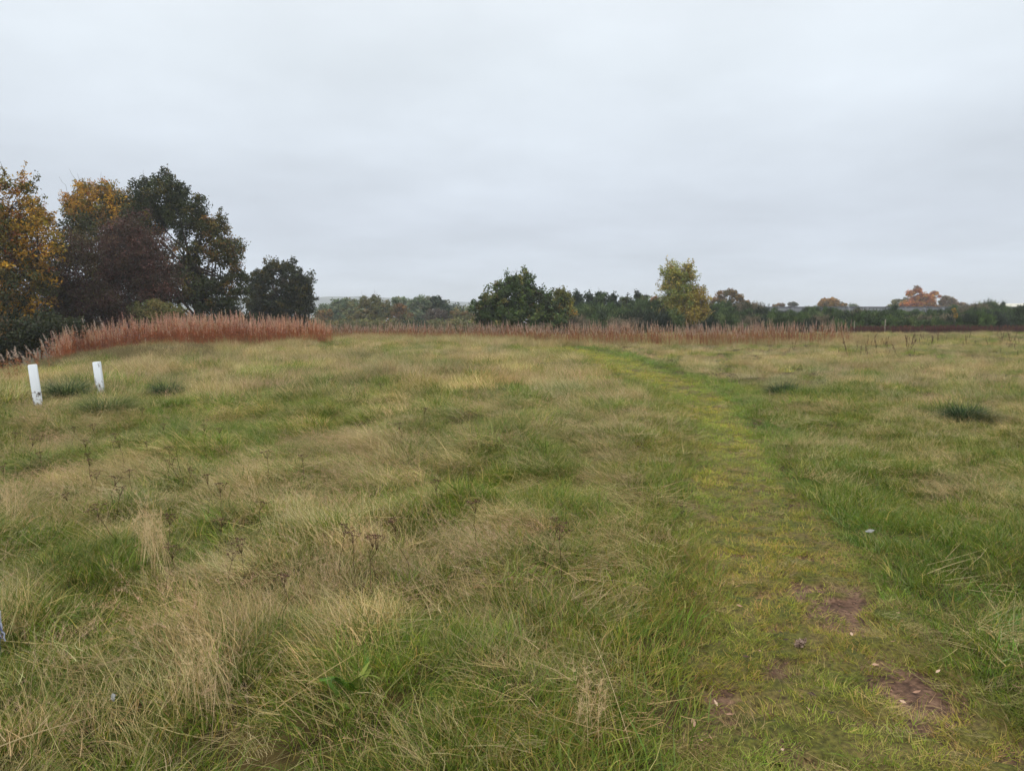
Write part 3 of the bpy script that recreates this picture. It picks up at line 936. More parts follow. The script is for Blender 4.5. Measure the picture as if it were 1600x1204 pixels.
    for c0, rx, ry, wt, pl in Ls:
        for q in range(3):
            tp = nodes[rng.integers(len(nodes))]; a = tp[rng.integers(2, 6)]
            e = c0 + rng.normal(0, .35, 3) * np.array([rx, rx * depth, ry])
            P = curve_pts(a, e, 7, -0.08, .3, rng)
            V, F = tube(P - B, np.linspace(trunk_r * .42, .012, 7), 5); w.add(V, F, bc)
            lim.append(P)
    lp = np.vstack(lim)
    sel = rng.choice(nc, min(nc, 150), replace=False)
    for q in sel:
        a = lp[np.linalg.norm(lp - C[q], axis=1).argmin()]
        P = curve_pts(a, C[q], 5, 0.05, .35, rng)
        V, F = tube(P - B, np.linspace(.022, .006, 5), 3); w.add(V, F, bc)
    for P in SPR:
        j_ = lp[np.linalg.norm(lp - P[0], axis=1).argmin()]
        V, F = tube(np.linspace(j_, P[0], 4) - B, np.linspace(.02, .016, 4), 3); w.add(V, F, bc)
        V, F = tube(P - B, np.linspace(.018, .005, 5), 3); w.add(V, F, bc)
    if twigs:
        out = np.argsort(-(C[:, 2] - gz) - 0.3 * rng.uniform(0, Hh, nc))[:max(twigs, 1) * 2]
        for q in rng.choice(out, min(twigs, len(out)), replace=False):
            e = C[q] + np.array([rng.normal(0, .25), rng.normal(0, .25), 1.0]) * twig_len * rng.uniform(.5, 1.3)
            P = curve_pts(C[q], e, 5, 0, .15, rng)
            V, F = tube(P - B, np.linspace(.012, .005, 5), 3); w.add(V, F, bc)
    ob('trunk', w.mesh('trunk', True), M_BARK, root)
    return root


DKG = [((58, 66, 34), 3), ((68, 74, 38), 2), ((48, 56, 32), 2), ((92, 84, 40), .8)]
GRO = [((78, 78, 38), 3), ((104, 90, 40), 2), ((130, 96, 40), 1.2), ((60, 66, 36), 2)]
ORA = [((182, 138, 42), 3), ((156, 118, 38), 2), ((136, 118, 40), 2), ((150, 92, 40), .8), ((84, 84, 36), 1.4)]
YEL = [((198, 150, 44), 3), ((182, 128, 40), 2), ((128, 114, 42), 2)]
PUR = [((86, 60, 52), 3), ((98, 68, 58), 2), ((70, 58, 44), 2), ((98, 74, 50), .7)]
BRN = [((84, 70, 46), 3), ((74, 62, 46), 2), ((92, 80, 46), 1), ((78, 56, 50), 1)]
OAK = [((70, 88, 44), 3), ((92, 106, 54), 2), ((112, 108, 56), 1), ((54, 68, 38), 1.5)]
WIL = [((102, 116, 80), 3), ((88, 104, 74), 2), ((120, 124, 88), 1)]
HAW = [((106, 104, 58), 3), ((118, 106, 62), 2), ((92, 96, 56), 2)]
RUS = [((134, 98, 56), 3), ((116, 92, 54), 2), ((104, 96, 56), 2)]
PIN = [((52, 66, 46), 3), ((62, 76, 52), 2), ((44, 56, 42), 2)]
BIR = [((148, 148, 74), 3), ((164, 148, 72), 2), ((128, 138, 74), 2)]
BIG = [((164, 146, 66), 3), ((154, 130, 58), 2), ((146, 134, 62), 2)]
FOX = [((176, 106, 46), 3), ((160, 92, 46), 2), ((182, 130, 54), 2), ((128, 94, 48), 1)]

# left group
tree('maple_tree', 'orange and green maple cut off by the left edge of the photo', 'tree', 35,
     [(8, 330, 60, 70, 1, ORA), (52, 375, 46, 60, 1, ORA), (-30, 400, 80, 90, 1), (28, 440, 62, 62, 1, GRO + ORA[:1]), (-10, 500, 70, 55, 1, GRO), (30, 510, 46, 45, .8, DKG + ORA[:1])],
     -5, ORA, leaves=42000, size=.09, clump_r=.42, trunk_r=.2, seed=21, twigs=26, twig_len=.8, sprays=90, spray_len=.6)
tree('maple_tree', 'maple with a bright orange top rising behind the purple brown shrub', 'tree', 49,
     [(150, 318, 48, 36, 1, YEL + ORA), (120, 325, 26, 26, .8, ORA + DKG), (195, 335, 46, 45, 1, GRO + YEL[:1]), (170, 380, 75, 60, 1, GRO)], 160, ORA,
     leaves=34000, size=.105, clump_r=.5, trunk_r=.2, seed=22, twigs=18, twig_len=1.0, sprays=60, spray_len=.6)
tree('sycamore_tree', 'tall dark green sycamore, highest tree in the photo, olive lower branches', 'tree', 47,
     [(248, 305, 48, 38, 1.2, DKG), (292, 335, 42, 36, 1.1, DKG), (225, 345, 45, 40, 1, DKG + GRO), (330, 358, 34, 28, .9, GRO), (352, 395, 34, 34, .9, GRO), (295, 395, 40, 36, .55, GRO),
      (368, 440, 26, 40, .8, GRO), (318, 452, 46, 36, .8, GRO + DKG), (275, 445, 45, 45, .8, DKG), (345, 480, 45, 22, .8, DKG)],
     318, DKG, leaves=50000, size=.10, clump_r=.46, trunk_r=.24, seed=23, twigs=10, twig_len=.6, sprays=110, spray_len=.6, hollow=.5, stems=2)
tree('purple_shrub', 'big dome of purple brown fine twigged leaves under the orange topped maple', 'shrub', 41,
     [(205, 395, 62, 64, 1), (245, 440, 46, 55, 1), (190, 455, 60, 52, 1), (215, 500, 70, 30, 1)], 205, PUR, leaves=52000, size=.07, clump_r=.5, trunk_r=.1, seed=24, stems=4, hollow=.35, elong=1.9, twigs=40, twig_len=.35)
tree('brown_shrub', 'dark olive brown rounded shrub left of the purple brown one', 'shrub', 39,
     [(112, 425, 66, 70, 1), (80, 465, 55, 55, 1), (140, 475, 55, 45, 1), (105, 510, 75, 32, 1)], 108, BRN + PUR[:1], leaves=46000, size=.07, clump_r=.5, trunk_r=.1, seed=25, stems=4, hollow=.35, elong=1.9, twigs=36, twig_len=.35)
tree('bramble_bush', 'dark green bramble thicket at the far left behind the willowherb', 'bush', 27,
     [(20, 525, 60, 40, 1), (80, 510, 50, 30, 1), (-30, 545, 60, 45, 1)], 20, [((44, 52, 30), 3), ((58, 62, 34), 2), ((96, 72, 36), .5)], leaves=15000, size=.07, clump_r=.35, trunk_r=.04, seed=26, stems=3)
tree('hawthorn_shrub', 'low olive brown shrub at the foot of the dark sycamore', 'shrub', 38,
     [(238, 487, 34, 22, 1), (275, 492, 24, 16, 1)], 245, HAW, leaves=7000, size=.07, clump_r=.3, trunk_r=.05, seed=27, stems=3)
tree('young_maple', 'small green tree half hidden between the sycamore and the round maple', 'tree', 66,
     [(398, 445, 18, 26, 1), (405, 475, 25, 22, 1)], 400, DKG + GRO[:1], leaves=6000, size=.13, clump_r=.4, trunk_r=.1, seed=28)
tree('round_maple', 'dense round dark green maple standing alone right of the sycamore', 'tree', 60,
     [(441, 452, 48, 45, 1.2), (443, 480, 50, 28, 1), (430, 435, 26, 26, .7, DKG + GRO[1:2]), (466, 455, 26, 30, .7, DKG + GRO[:2])], 442, [((50, 56, 34), 3), ((60, 64, 36), 2), ((84, 76, 38), 1)],
     leaves=30000, size=.12, clump_r=.34, nclump=800, trunk_r=.16, seed=29, hollow=.8, twigs=8, twig_len=.4, sprays=90, spray_len=.4, flatb=1.0)

# far middle row
MID = 'trees on the low ground beyond the willowherb'
tree('brown_bush', 'small russet bush next to the round maple, far off', 'bush', 120, [(508, 492, 13, 12, 1)], 508, RUS + HAW, leaves=2500, size=.22, clump_r=.6, trunk_r=.08, seed=31, group=MID)
tree('willow_tree', 'grey green willow with a pointed top, first from the left in the distant row', 'tree', 130, [(526, 478, 10, 14, 1), (524, 492, 16, 16, 1)], 525, WIL, leaves=5000, size=.24, clump_r=.7, trunk_r=.15, seed=32, group=MID, elong=2.2)
tree('willow_tree', 'grey green willow with a broad flat top left of the twiggy hawthorn', 'tree', 128, [(546, 478, 14, 12, 1), (550, 492, 20, 16, 1)], 548, WIL + HAW[:1], leaves=5500, size=.24, clump_r=.7, trunk_r=.15, seed=33, group=MID, elong=2.2)
tree('hawthorn_tree', 'olive brown hawthorn with bare twigs at its top in the distant row', 'tree', 105, [(580, 478, 24, 20, 1), (596, 482, 20, 18, 1), (578, 495, 34, 14, 1), (570, 466, 10, 10, .25)], 583, HAW, leaves=9000, size=.15, clump_r=.5, trunk_r=.14, seed=34, group=MID, twigs=50, twig_len=1.1, stems=3)
tree('rusty_tree', 'orange brown tree in the distant row right of the hawthorn', 'tree', 118, [(622, 485, 16, 13, 1, RUS), (632, 494, 14, 12, 1), (618, 470, 7, 8, .5, WIL)], 624, RUS + HAW, leaves=5000, size=.2, clump_r=.55, trunk_r=.13, seed=35, group=MID)
tree('birch_tree', 'grey green birch with three soft tops in the distant row', 'tree', 135, [(640, 478, 9, 12, 1), (652, 474, 9, 11, 1), (648, 492, 20, 14, 1)], 648, WIL, leaves=6000, size=.24, clump_r=.65, trunk_r=.14, seed=36, group=MID, elong=2)
tree('ash_tree', 'dark ragged tree with upswept branches at the right of the distant row', 'tree', 112, [(681, 471, 11, 11, .7), (668, 478, 9, 12, .7), (694, 482, 11, 10, .6), (705, 488, 10, 9, .6)], 682, PIN + WIL[:1], leaves=4500, size=.2, clump_r=.45, trunk_r=.15, seed=37, group=MID, twigs=22, twig_len=.7)
tree('grey_bush', 'low grey brown leafless looking bush under the ragged dark tree', 'bush', 104, [(682, 495, 24, 14, 1)], 682, [((96, 84, 74), 3), ((88, 84, 66), 2)], leaves=4500, size=.14, clump_r=.5, trunk_r=.08, seed=38, group=MID, elong=2.4, stems=3)
tree('olive_bush', 'low olive bush left of the centre oak, in the distance', 'bush', 108, [(718, 496, 22, 13, 1), (735, 497, 12, 10, 1)], 722, HAW + RUS[1:2], leaves=4500, size=.17, clump_r=.5, trunk_r=.08, seed=39, group=MID, stems=2)

# centre
tree('oak_tree', 'bushy dark green oak with ragged outline in the middle of the photo', 'tree', 52,
     [(818, 446, 26, 25, .8), (800, 468, 40, 36, 1), (768, 482, 32, 26, .9), (840, 478, 36, 28, 1, OAK[:1] + DKG), (815, 498, 66, 22, 1.1), (755, 494, 20, 18, .8), (866, 492, 24, 22, 1, DKG + OAK[:1])],
     815, OAK, leaves=34000, size=.12, clump_r=.27, nclump=950, trunk_r=.10, seed=41, twigs=30, twig_len=.55, sprays=170, spray_len=.55, hollow=.45, stems=3)
tree('birch_sapling', 'yellow green young birch at the right shoulder of the centre oak', 'tree', 57,
     [(878, 472, 20, 22, 1), (884, 492, 20, 22, 1, BIR + YEL[1:2])], 882, [((112, 110, 46), 3), ((96, 98, 44), 2)], leaves=11000, size=.09, clump_r=.3, trunk_r=.06, seed=42, twigs=24, twig_len=.6, sprays=50, spray_len=.5)
tree('birch_tree', 'loose birch turning from green to gold, tallest tree right of centre', 'tree', 60,
     [(1052, 430, 24, 24, .7), (1072, 432, 20, 24, .7, BIR + BIG), (1058, 462, 34, 28, .8), (1085, 466, 26, 24, .8, BIG), (1075, 492, 38, 22, 1, BIG), (1045, 492, 26, 22, 1, BIR + DKG[1:2])],
     1068, BIR, leaves=34000, size=.09, clump_r=.44, trunk_r=.12, seed=43, twigs=60, twig_len=.6, sprays=140, spray_len=.6, hollow=.25, bark=(150, 144, 134), elong=1.8, stems=2, droop=.15)
tree('pine_tree', 'dark green pine just right of the yellow birch sapling', 'tree', 78, [(903, 468, 10, 13, 1), (905, 486, 16, 18, 1)], 903, PIN, leaves=5000, size=.14, clump_r=.35, trunk_r=.1, seed=44, sprays=40, spray_len=.6, elong=2.4, twigs=10, twig_len=.6)
tree('pine_tree', 'dark bushy pine, second from the birch sapling towards the golden birch', 'tree', 80, [(922, 468, 10, 10, 1), (938, 466, 10, 11, 1), (932, 486, 22, 18, 1)], 930, PIN + OAK[:1], leaves=7000, size=.14, clump_r=.36, trunk_r=.1, seed=45, sprays=40, spray_len=.6, elong=2.4, twigs=14, twig_len=.6)
tree('pine_tree', 'thin topped pine with pointed shoots midway between oak and golden birch', 'tree', 79, [(955, 470, 8, 10, .8), (958, 488, 16, 16, 1)], 956, PIN, leaves=4500, size=.14, clump_r=.33, trunk_r=.1, seed=46, sprays=40, spray_len=.6, elong=2.4, twigs=18, twig_len=.9)
tree('oak_tree', 'dark olive oak close left of the golden birch', 'tree', 82, [(1003, 464, 13, 10, 1), (978, 472, 12, 9, 1), (992, 485, 28, 18, 1)], 992, OAK + DKG, leaves=9000, size=.14, clump_r=.4, trunk_r=.12, seed=47, sprays=40, spray_len=.6, twigs=8, twig_len=.5)
tree('rusty_tree', 'small orange tree peeping out behind the left side of the golden birch', 'tree', 100, [(1022, 474, 10, 13, 1)], 1022, RUS + FOX[:1], leaves=3000, size=.17, clump_r=.4, trunk_r=.1, seed=48)
tree('oak_tree', 'round topped russet oak right of the golden birch, beyond the gorse', 'tree', 125, [(1140, 464, 23, 14, 1), (1120, 474, 14, 12, 1), (1160, 474, 14, 10, 1), (1140, 482, 32, 10, 1)], 1140, [((130, 98, 52), 3), ((110, 90, 48), 2), ((84, 78, 46), 2)], leaves=9000, size=.2, clump_r=.55, trunk_r=.2, seed=49, twigs=10, twig_len=.8)

for q_, (px_, py_, rx_, ry_) in enumerate([(512, 490, 22, 13), (545, 482, 22, 16), (590, 484, 26, 15), (628, 480, 22, 17), (662, 478, 22, 18), (700, 486, 24, 14), (730, 493, 24, 12), (505, 500, 20, 12), (760, 496, 20, 11)]):
    tree('woodland_tree', 'soft grey green tree in the back row of the distant belt', 'tree', 155, [(px_, py_ - 2, rx_, ry_ * 1.1, 1), (px_ + 8, py_ + 4, rx_ * .8, ry_, .8), (px_ + 3, 503, rx_ * 1.2, 14, 1)], px_, [WIL, HAW + WIL, PIN + HAW][q_ % 3], leaves=5200, size=.3, clump_r=.9, trunk_r=.12, seed=450 + q_, group='back row of the distant tree belt')
HB = 'low bushes filling the gaps under the trees'
for q_, (px_, py_, rx_, ry_, D_, pl_) in enumerate([(60, 520, 50, 26, 37, DKG), (250, 510, 50, 20, 44, DKG), (310, 508, 48, 22, 45, DKG), (372, 506, 40, 22, 48, DKG), (408, 505, 30, 24, 62, DKG), (470, 508, 30, 18, 62, DKG),
        (505, 510, 24, 14, 92, HAW), (540, 511, 26, 16, 94, HAW), (575, 512, 28, 16, 93, HAW), (612, 512, 26, 15, 95, RUS + HAW), (648, 511, 26, 16, 92, PIN + HAW), (684, 512, 26, 15, 94, HAW), (716, 511, 24, 15, 92, HAW), (744, 510, 22, 14, 95, HAW)]):
    lb_ = ('dark low bush under the big trees behind the red willowherb, ' + ('first', 'second', 'third', 'fourth', 'fifth', 'sixth')[q_] + ' from the left') if q_ < 6 else 'low olive bush behind the middle willowherb in front of the distant tree row'
    tree('low_bush', lb_, 'bush', D_, [(px_, py_, rx_, ry_, 1)], px_, pl_, leaves=3600, size=.002 * D_, clump_r=.009 * D_, trunk_r=.04, seed=400 + q_, stems=2, group=HB if q_ >= 6 else None)

# beyond the wall
BW = 'autumn trees beyond the grey wall'
tree('grey_tree', 'tiny grey green tree top showing over the left part of the wall', 'tree', 190, [(1239, 475, 9, 4, 1), (1239, 480, 8, 5, 1)], 1239, [((108, 104, 92), 2), ((92, 96, 80), 2)], leaves=1500, size=.28, clump_r=.5, trunk_r=.15, seed=51, group=BW)
tree('rusty_tree', 'low orange tree top at the left end of the wall', 'tree', 185, [(1218, 477, 11, 4, 1), (1218, 483, 12, 6, 1)], 1218, RUS, leaves=1500, size=.28, clump_r=.5, trunk_r=.15, seed=52, group=BW)
tree('golden_tree', 'golden brown dome shaped tree over the middle of the wall', 'tree', 170, [(1295, 474, 17, 11, 1), (1313, 478, 11, 7, 1), (1295, 484, 20, 8, 1)], 1298, [((150, 110, 48), 3), ((132, 104, 50), 2), ((104, 92, 46), 1)], leaves=8000, size=.28, clump_r=.8, trunk_r=.2, seed=53, group=BW, hollow=.7)
tree('bare_tree', 'faint thin bare tree tops over the wall right of the golden dome', 'tree', 210, [(1334, 478, 8, 5, .4)], 1334, WIL, leaves=500, size=.25, clump_r=.7, trunk_r=.1, seed=54, group=BW, twigs=16, twig_len=1.0)
tree('sycamore_tree', 'green yellow tree at the left foot of the red orange tree', 'tree', 186, [(1407, 473, 15, 8, 1), (1398, 479, 13, 6, 1), (1405, 484, 18, 6, 1)], 1405, [((124, 116, 62), 3), ((106, 106, 62), 2)], leaves=4500, size=.26, clump_r=.55, trunk_r=.2, seed=55, group=BW)
tree('beech_tree', 'tallest red orange tree on the right skyline with two round heads', 'tree', 178, [(1423, 459, 7, 7, 1), (1434, 454, 9, 8, 1), (1442, 461, 7, 6, 1), (1453, 463, 7, 5, 1), (1460, 458, 7, 6, 1), (1467, 462, 4, 4, 1), (1442, 467, 20, 8, 1), (1420, 474, 14, 8, 1), (1442, 474, 20, 8, 1, FOX), (1430, 482, 24, 8, 1), (1458, 480, 14, 7, 1)], 1438, FOX, leaves=15000, size=.28, clump_r=.7, trunk_r=.25, seed=56, group=BW, hollow=.6)
tree('chestnut_tree', 'brown green rounded tree right of the red orange tree', 'tree', 180, [(1480, 471, 14, 10, 1), (1500, 477, 9, 7, 1, RUS), (1482, 481, 22, 8, 1)], 1484, [((124, 96, 54), 3), ((100, 92, 54), 2)], leaves=8000, size=.28, clump_r=.8, trunk_r=.2, seed=57, group=BW)
tree('olive_tree_top', 'low olive dome of a tree left of the cream roof', 'tree', 175, [(1547, 477, 14, 6, 1), (1547, 484, 20, 7, 1)], 1547, HAW + RUS[1:2], leaves=3500, size=.26, clump_r=.5, trunk_r=.2, seed=58, group=BW)
tree('yellow_sapling', 'slim yellow sapling standing in the dark gorse', 'tree', 54, [(1491, 484, 3, 5, 1), (1493, 493, 3.5, 6, 1)], 1492, [((150, 124, 52), 3), ((128, 110, 50), 2)], leaves=420, size=.07, clump_r=.14, trunk_r=.025, seed=59, bark=(120, 112, 98))


# ------------------------------------------------------------------ GORSE
def gorse_mesh(seed, pal, n=5200, rx=1.3, h=1.6):
    rng = np.random.default_rng(seed)
    nc = 46
    u = rng.normal(0, 1, (nc, 3)); u[:, 2] = np.abs(u[:, 2]) * 1.1; u /= np.linalg.norm(u, axis=1)[:, None]
    C = u * np.array([[rx, rx * .9, h * .86]]) * rng.uniform(.55, 1.0, (nc, 1))
    C[:, 2] = np.maximum(C[:, 2], .12)
    ci = rng.integers(0, nc, n)
    d = rng.normal(0, 1, (n, 3)) + np.array([[0, 0, .7]]) + u[ci] * .8
    d /= np.linalg.norm(d, axis=1)[:, None]
    a = C[ci] + rng.normal(0, .14, (n, 3)); a[:, 2] = np.maximum(a[:, 2], 0)
    L = rng.uniform(.10, .30, (n, 1))
    sd = np.cross(d, rng.normal(0, 1, (n, 3))); sd /= np.linalg.norm(sd, axis=1)[:, None]
    wd = rng.uniform(.008, .02, (n, 1))
    V = np.stack([a - sd * wd, a + sd * wd, a + d * L + sd * wd * .5, a + d * L - sd * wd * .5], 1).reshape(-1, 3)
    cc = pal_pick(pal, rng, nc) * np.exp(rng.normal(0, .2, (nc, 1)))
    col = cc[ci] * np.exp(rng.normal(0, .22, (n, 1)))
    s = Soup(); s.add(V, np.arange(n * 4).reshape(n, 4), np.repeat(col, 4, 0))
    return s.mesh('gorse_bush')


GO1 = [((62, 78, 44), 3), ((46, 58, 34), 2), ((92, 104, 58), 1.3)]
GO2 = [((74, 94, 48), 3), ((90, 110, 58), 2), ((48, 60, 36), 2)]
GO3 = [((116, 104, 84), 3), ((92, 86, 66), 2), ((58, 66, 44), 2)]
GO4 = [((44, 54, 40), 3), ((52, 60, 44), 2)]


def gorse():
    gm = [gorse_mesh(1000 + k, [GO1, GO2, GO3, GO4, GO1, GO2][k]) for k in range(6)]
    rng = np.random.default_rng(5)
    first = {}
    spots = []
    # front row, bank rows, and the darker mass left of the birch
    for px in np.arange(1115, 1660, 17.0): spots.append((px + rng.normal(0, 4), 54.5 + rng.normal(0, 1), .74 + .2 * rng.uniform(), 'front'))
    for px in np.arange(1100, 1660, 21.0): spots.append((px + rng.normal(0, 4), 61 + rng.normal(0, 1.5), .8 + .25 * rng.uniform(), 'mid'))
    for px in np.arange(1100, 1660, 22.0): spots.append((px + rng.normal(0, 5), 69 + rng.normal(0, 1.5), (.62 if 1190 < px < 1480 else .85) + .22 * rng.uniform(), 'mid'))
    for px in np.arange(1090, 1660, 21.0): spots.append((px + rng.normal(0, 5), 79 + rng.normal(0, 2), (.5 + .36 * rng.uniform() ** 2) + (.42 if px > 1480 else 0) + (.4 if px < 1190 else 0), 'back'))
    for px in np.arange(890, 1050, 15.0): spots.append((px + rng.normal(0, 3), 58 + rng.normal(0, 1.5), 1.05 + .2 * rng.uniform(), 'left'))
    for px in np.arange(890, 1060, 15.0): spots.append((px + rng.normal(0, 3), 68 + rng.normal(0, 1.5), 1.5 + .3 * rng.uniform(), 'left'))
    lab = {'front': 'dark green gorse bush in the front row of the thicket at the far field edge',
           'mid': 'dark gorse bush in the middle of the thicket on the bank below the wall',
           'back': 'dark gorse bush along the top of the thicket just below the grey wall',
           'left': 'dense dark gorse bush in the thicket between the centre oak and the golden birch'}
    for px, D, s, row in spots:
        q = at(px, 485, D); k = int(rng.integers(0, 6))
        o = ob('gorse_bush', gm[k], None)
        if k not in first: gm[k].materials.append(M_LEAF); first[k] = o
        o.location = onto(q[0], D, -.1); o.rotation_euler = (0, 0, rng.uniform(0, 6.28))
        o.scale = (s * rng.uniform(.85, 1.2), s * rng.uniform(.85, 1.2), s * rng.uniform(.85, 1.15))
        tag(o, lab[row], 'bush', 'gorse thicket, ' + {'front': 'front row', 'mid': 'middle', 'back': 'top row', 'left': 'left of the birch'}[row])


gorse()


# ------------------------------------------------------------------ WALL, ROOF, FENCE POSTS
def box(c, sx, sy, sz):
    x, y, z = sx / 2, sy / 2, sz
    V = np.array([[-x, -y, 0], [x, -y, 0], [x, y, 0], [-x, y, 0], [-x, -y, z], [x, -y, z], [x, y, z], [-x, y, z]], float) + np.array(c)
    F = np.array([[0, 3, 2, 1], [4, 5, 6, 7], [0, 1, 5, 4], [1, 2, 6, 5], [2, 3, 7, 6], [3, 0, 4, 7]])
    return V, F


def bevel_ob(o, w, seg=2):
    b = o.modifiers.new('bevel', 'BEVEL'); b.width = w; b.segments = seg
    return o


def noise_mat(name, stops, scale, rough=.8, detail=6, spec=.2):
    m, nt, N, L = new_mat(name)
    tc = N.new('ShaderNodeTexCoord'); n = N.new('ShaderNodeTexNoise')
    mp = N.new('ShaderNodeMapping'); mp.inputs['Scale'].default_value = scale if isinstance(scale, tuple) else (scale,) * 3
    L.new(tc.outputs['Object'], mp.inputs[0]); L.new(mp.outputs[0], n.inputs['Vector'])
    n.inputs['Scale'].default_value = 1; n.inputs['Detail'].default_value = detail
    r = ramp(N, stops); L.new(n.outputs['Fac'], r.inputs[0])
    plant_shader(nt, r.outputs[0], 0, rough, spec)
    return m


def wall():
    D = 108; a = at(1150, 479, D); b = at(1620, 481.5, D)
    zt = a[2]; g = 0.6
    root = empty('boundary_wall', ((a[0] + b[0]) / 2, D, g))
    tag(root, 'long low grey wall with a flat coping running above the dark gorse', 'wall')
    mt = noise_mat('grey_render', [(.3, (98, 100, 104)), (.5, (116, 118, 121)), (.7, (126, 126, 128))], (.25, .25, 1.5), .85)
    mc = noise_mat('coping_stone', [(.3, (84, 86, 90)), (.7, (104, 106, 110))], 1.0, .85)
    L = b[0] - a[0]
    s = Soup()
    for k in range(16):         # panels with narrow piers
        V, F = box(((k + .5) / 16 * L - L / 2, 0, 0), L / 16 - .3, .22, zt - g - .10); s.add(V, F, (1, 1, 1))
        V, F = box((k / 16 * L - L / 2, 0, 0), .30, .32, zt - g - .10); s.add(V, F, (1, 1, 1))
    ob('wall_body', s.mesh('wall_body'), mt, root)
    s = Soup(); V, F = box((0, 0, zt - g - .097), L + .4, .42, .10); s.add(V, F, (1, 1, 1))
    bevel_ob(ob('coping', s.mesh('coping'), mc, root), .02)


wall()


def building():
    D = 215
    a = at(1560, 480, D); b = at(1650, 474, D)
    L = b[0] - a[0]; g = -1.0
    root = empty('low_building', ((a[0] + b[0]) / 2, D + 6, g))
    tag(root, 'long low building whose cream roof just shows over the gorse at the right edge', 'building')
    mw = noise_mat('cream_wall', [(.3, (190, 186, 172)), (.7, (206, 202, 188))], .4)
    mr = noise_mat('cream_roof', [(.3, (186, 182, 166)), (.7, (200, 196, 180))], (.2, .2, 2), .6)
    md = noise_mat('dark_glass', [(.3, (40, 46, 50)), (.7, (54, 60, 64))], 1.0, .2)
    ze = a[2] - .1 - g; zr = at(1580, 473.6, D)[2] - g
    s = Soup(); V, F = box((0, 0, 0), L, 12, ze); s.add(V, F, (1, 1, 1)); ob('wall', s.mesh('wall'), mw, root)
    x = L / 2 + .4
    V = np.array([[-x, -6.5, ze], [x, -6.5, ze], [x, 0, zr], [-x, 0, zr], [-x, 6.5, ze], [x, 6.5, ze], [-x, -6.5, ze - .15], [x, -6.5, ze - .15], [-x, 6.5, ze - .15], [x, 6.5, ze - .15]])
    F = np.array([[0, 1, 2, 3], [3, 2, 5, 4], [6, 7, 1, 0], [4, 5, 9, 8], [6, 0, 3, 4], [1, 7, 9, 5]])
    V[:, 2] += .003
    s = Soup(); s.add(V, F, (1, 1, 1)); ob('roof', s.mesh('roof'), mr, root)
    for k in range(4):
        s = Soup(); V, F = box(((k - 1.5) * L / 4.2, -6.02, ze * .35), 1.6, .06, 1.1); s.add(V, F, (1, 1, 1)); ob('window', s.mesh('window'), md, root)


building()

M_TIMBER = noise_mat('weathered_timber', [(.3, (120, 112, 98)), (.5, (156, 148, 130)), (.7, (172, 166, 150))], (14, 14, 2), .85)
for i, (px, D, h, lb) in enumerate([(1383, 50, .62, 'pale thin fence post before the gorse, the taller right one of two'), (1335, 50, .45, 'pale thin fence post before the gorse, the shorter left one of two')]):
    q = at(px, 500, D); s = Soup()
    P = np.stack([np.linspace(0, .02, 5), np.zeros(5), np.linspace(-.2, h + .35, 5)], 1)
    V, F = tube(P, np.array([.034, .034, .033, .032, .031]), 8); s.add(V, F, (1, 1, 1))
    V, F = tube(np.array([[.02, 0, h + .35], [.02, 0, h + .365]]), np.array([.031, .001]), 8); s.add(V, F, (1, 1, 1))
    o = ob('fence_post', s.mesh('fence_post', False), M_TIMBER); o.location = onto(q[0], D); tag(o, lb, 'fence post', 'thin pale posts at the field edge')


# ------------------------------------------------------------------ WHITE MARKER POSTS
def marker(px, py_base, py_top, label, smear, tilt, width, rz):
    g = ground(px, py_base)
    dist = g[1]; h = (py_base - py_top) / FPX * dist + .03
    m, nt, N, L = new_mat('white_paint')
    tc = N.new('ShaderNodeTexCoord')
    n = N.new('ShaderNodeTexNoise'); n.inputs['Scale'].default_value = 27; n.inputs['Detail'].default_value = 8
    mp = N.new('ShaderNodeMapping'); mp.inputs['Scale'].default_value = (1, 1, .35 if smear == 'streak' else .8)
    L.new(tc.outputs['Object'], mp.inputs[0]); L.new(mp.outputs[0], n.inputs['Vector'])
    sx = N.new('ShaderNodeSeparateXYZ'); L.new(tc.outputs['Object'], sx.inputs[0])
    mr = N.new('ShaderNodeMapRange')
    if smear == 'base':        # dark smears in a band above the base
        mr.inputs[1].default_value = h * .52; mr.inputs[2].default_value = h * .38; mr.inputs[3].default_value = -.3; mr.inputs[4].default_value = .0
    else:
        mr.inputs[1].default_value = h; mr.inputs[2].default_value = 0; mr.inputs[3].default_value = -.12; mr.inputs[4].default_value = -.03
    L.new(sx.outputs['Z'], mr.inputs[0])
    ad = N.new('ShaderNodeMath'); L.new(n.outputs['Fac'], ad.inputs[0]); L.new(mr.outputs[0], ad.inputs[1])
    r = ramp(N, [(.0, (226, 230, 234)), (.47, (222, 226, 230)), (.55, (150, 146, 144)), (.63, (60, 54, 54))]); L.new(ad.outputs[0], r.inputs[0])
    plant_shader(nt, r.outputs[0], 0, .45, .4)
    root = empty('marker_post', g, rz); root.rotation_euler = (0, tilt, rz)
    tag(root, label, 'marker post', 'white marker posts in the grass at left')
    s = Soup(); V, F = box((0, 0, -.15), width, width, h + .15); s.add(V, F, (1, 1, 1))
    bevel_ob(ob('post', s.mesh('post'), m, root), .006)
    # loose capping sheet of the sawn top
    s = Soup(); V, F = box((0, 0, h + .001), width * .93, width * .93, .008); s.add(V, F, (1, 1, 1))
    mt = noise_mat('white_top', [(.3, (214, 216, 218)), (.7, (228, 230, 232))], 20, .5)
    bevel_ob(ob('top_cap', s.mesh('top_cap'), mt, root), .003)


marker(61, 640, 574, 'nearer and taller white square post with dark smears low down on it', 'base', R(-4), .115, R(28))
marker(158, 618, 570, 'farther and shorter white post streaked with grey dirt, right of the taller one', 'streak', R(-4), .118, R(18))


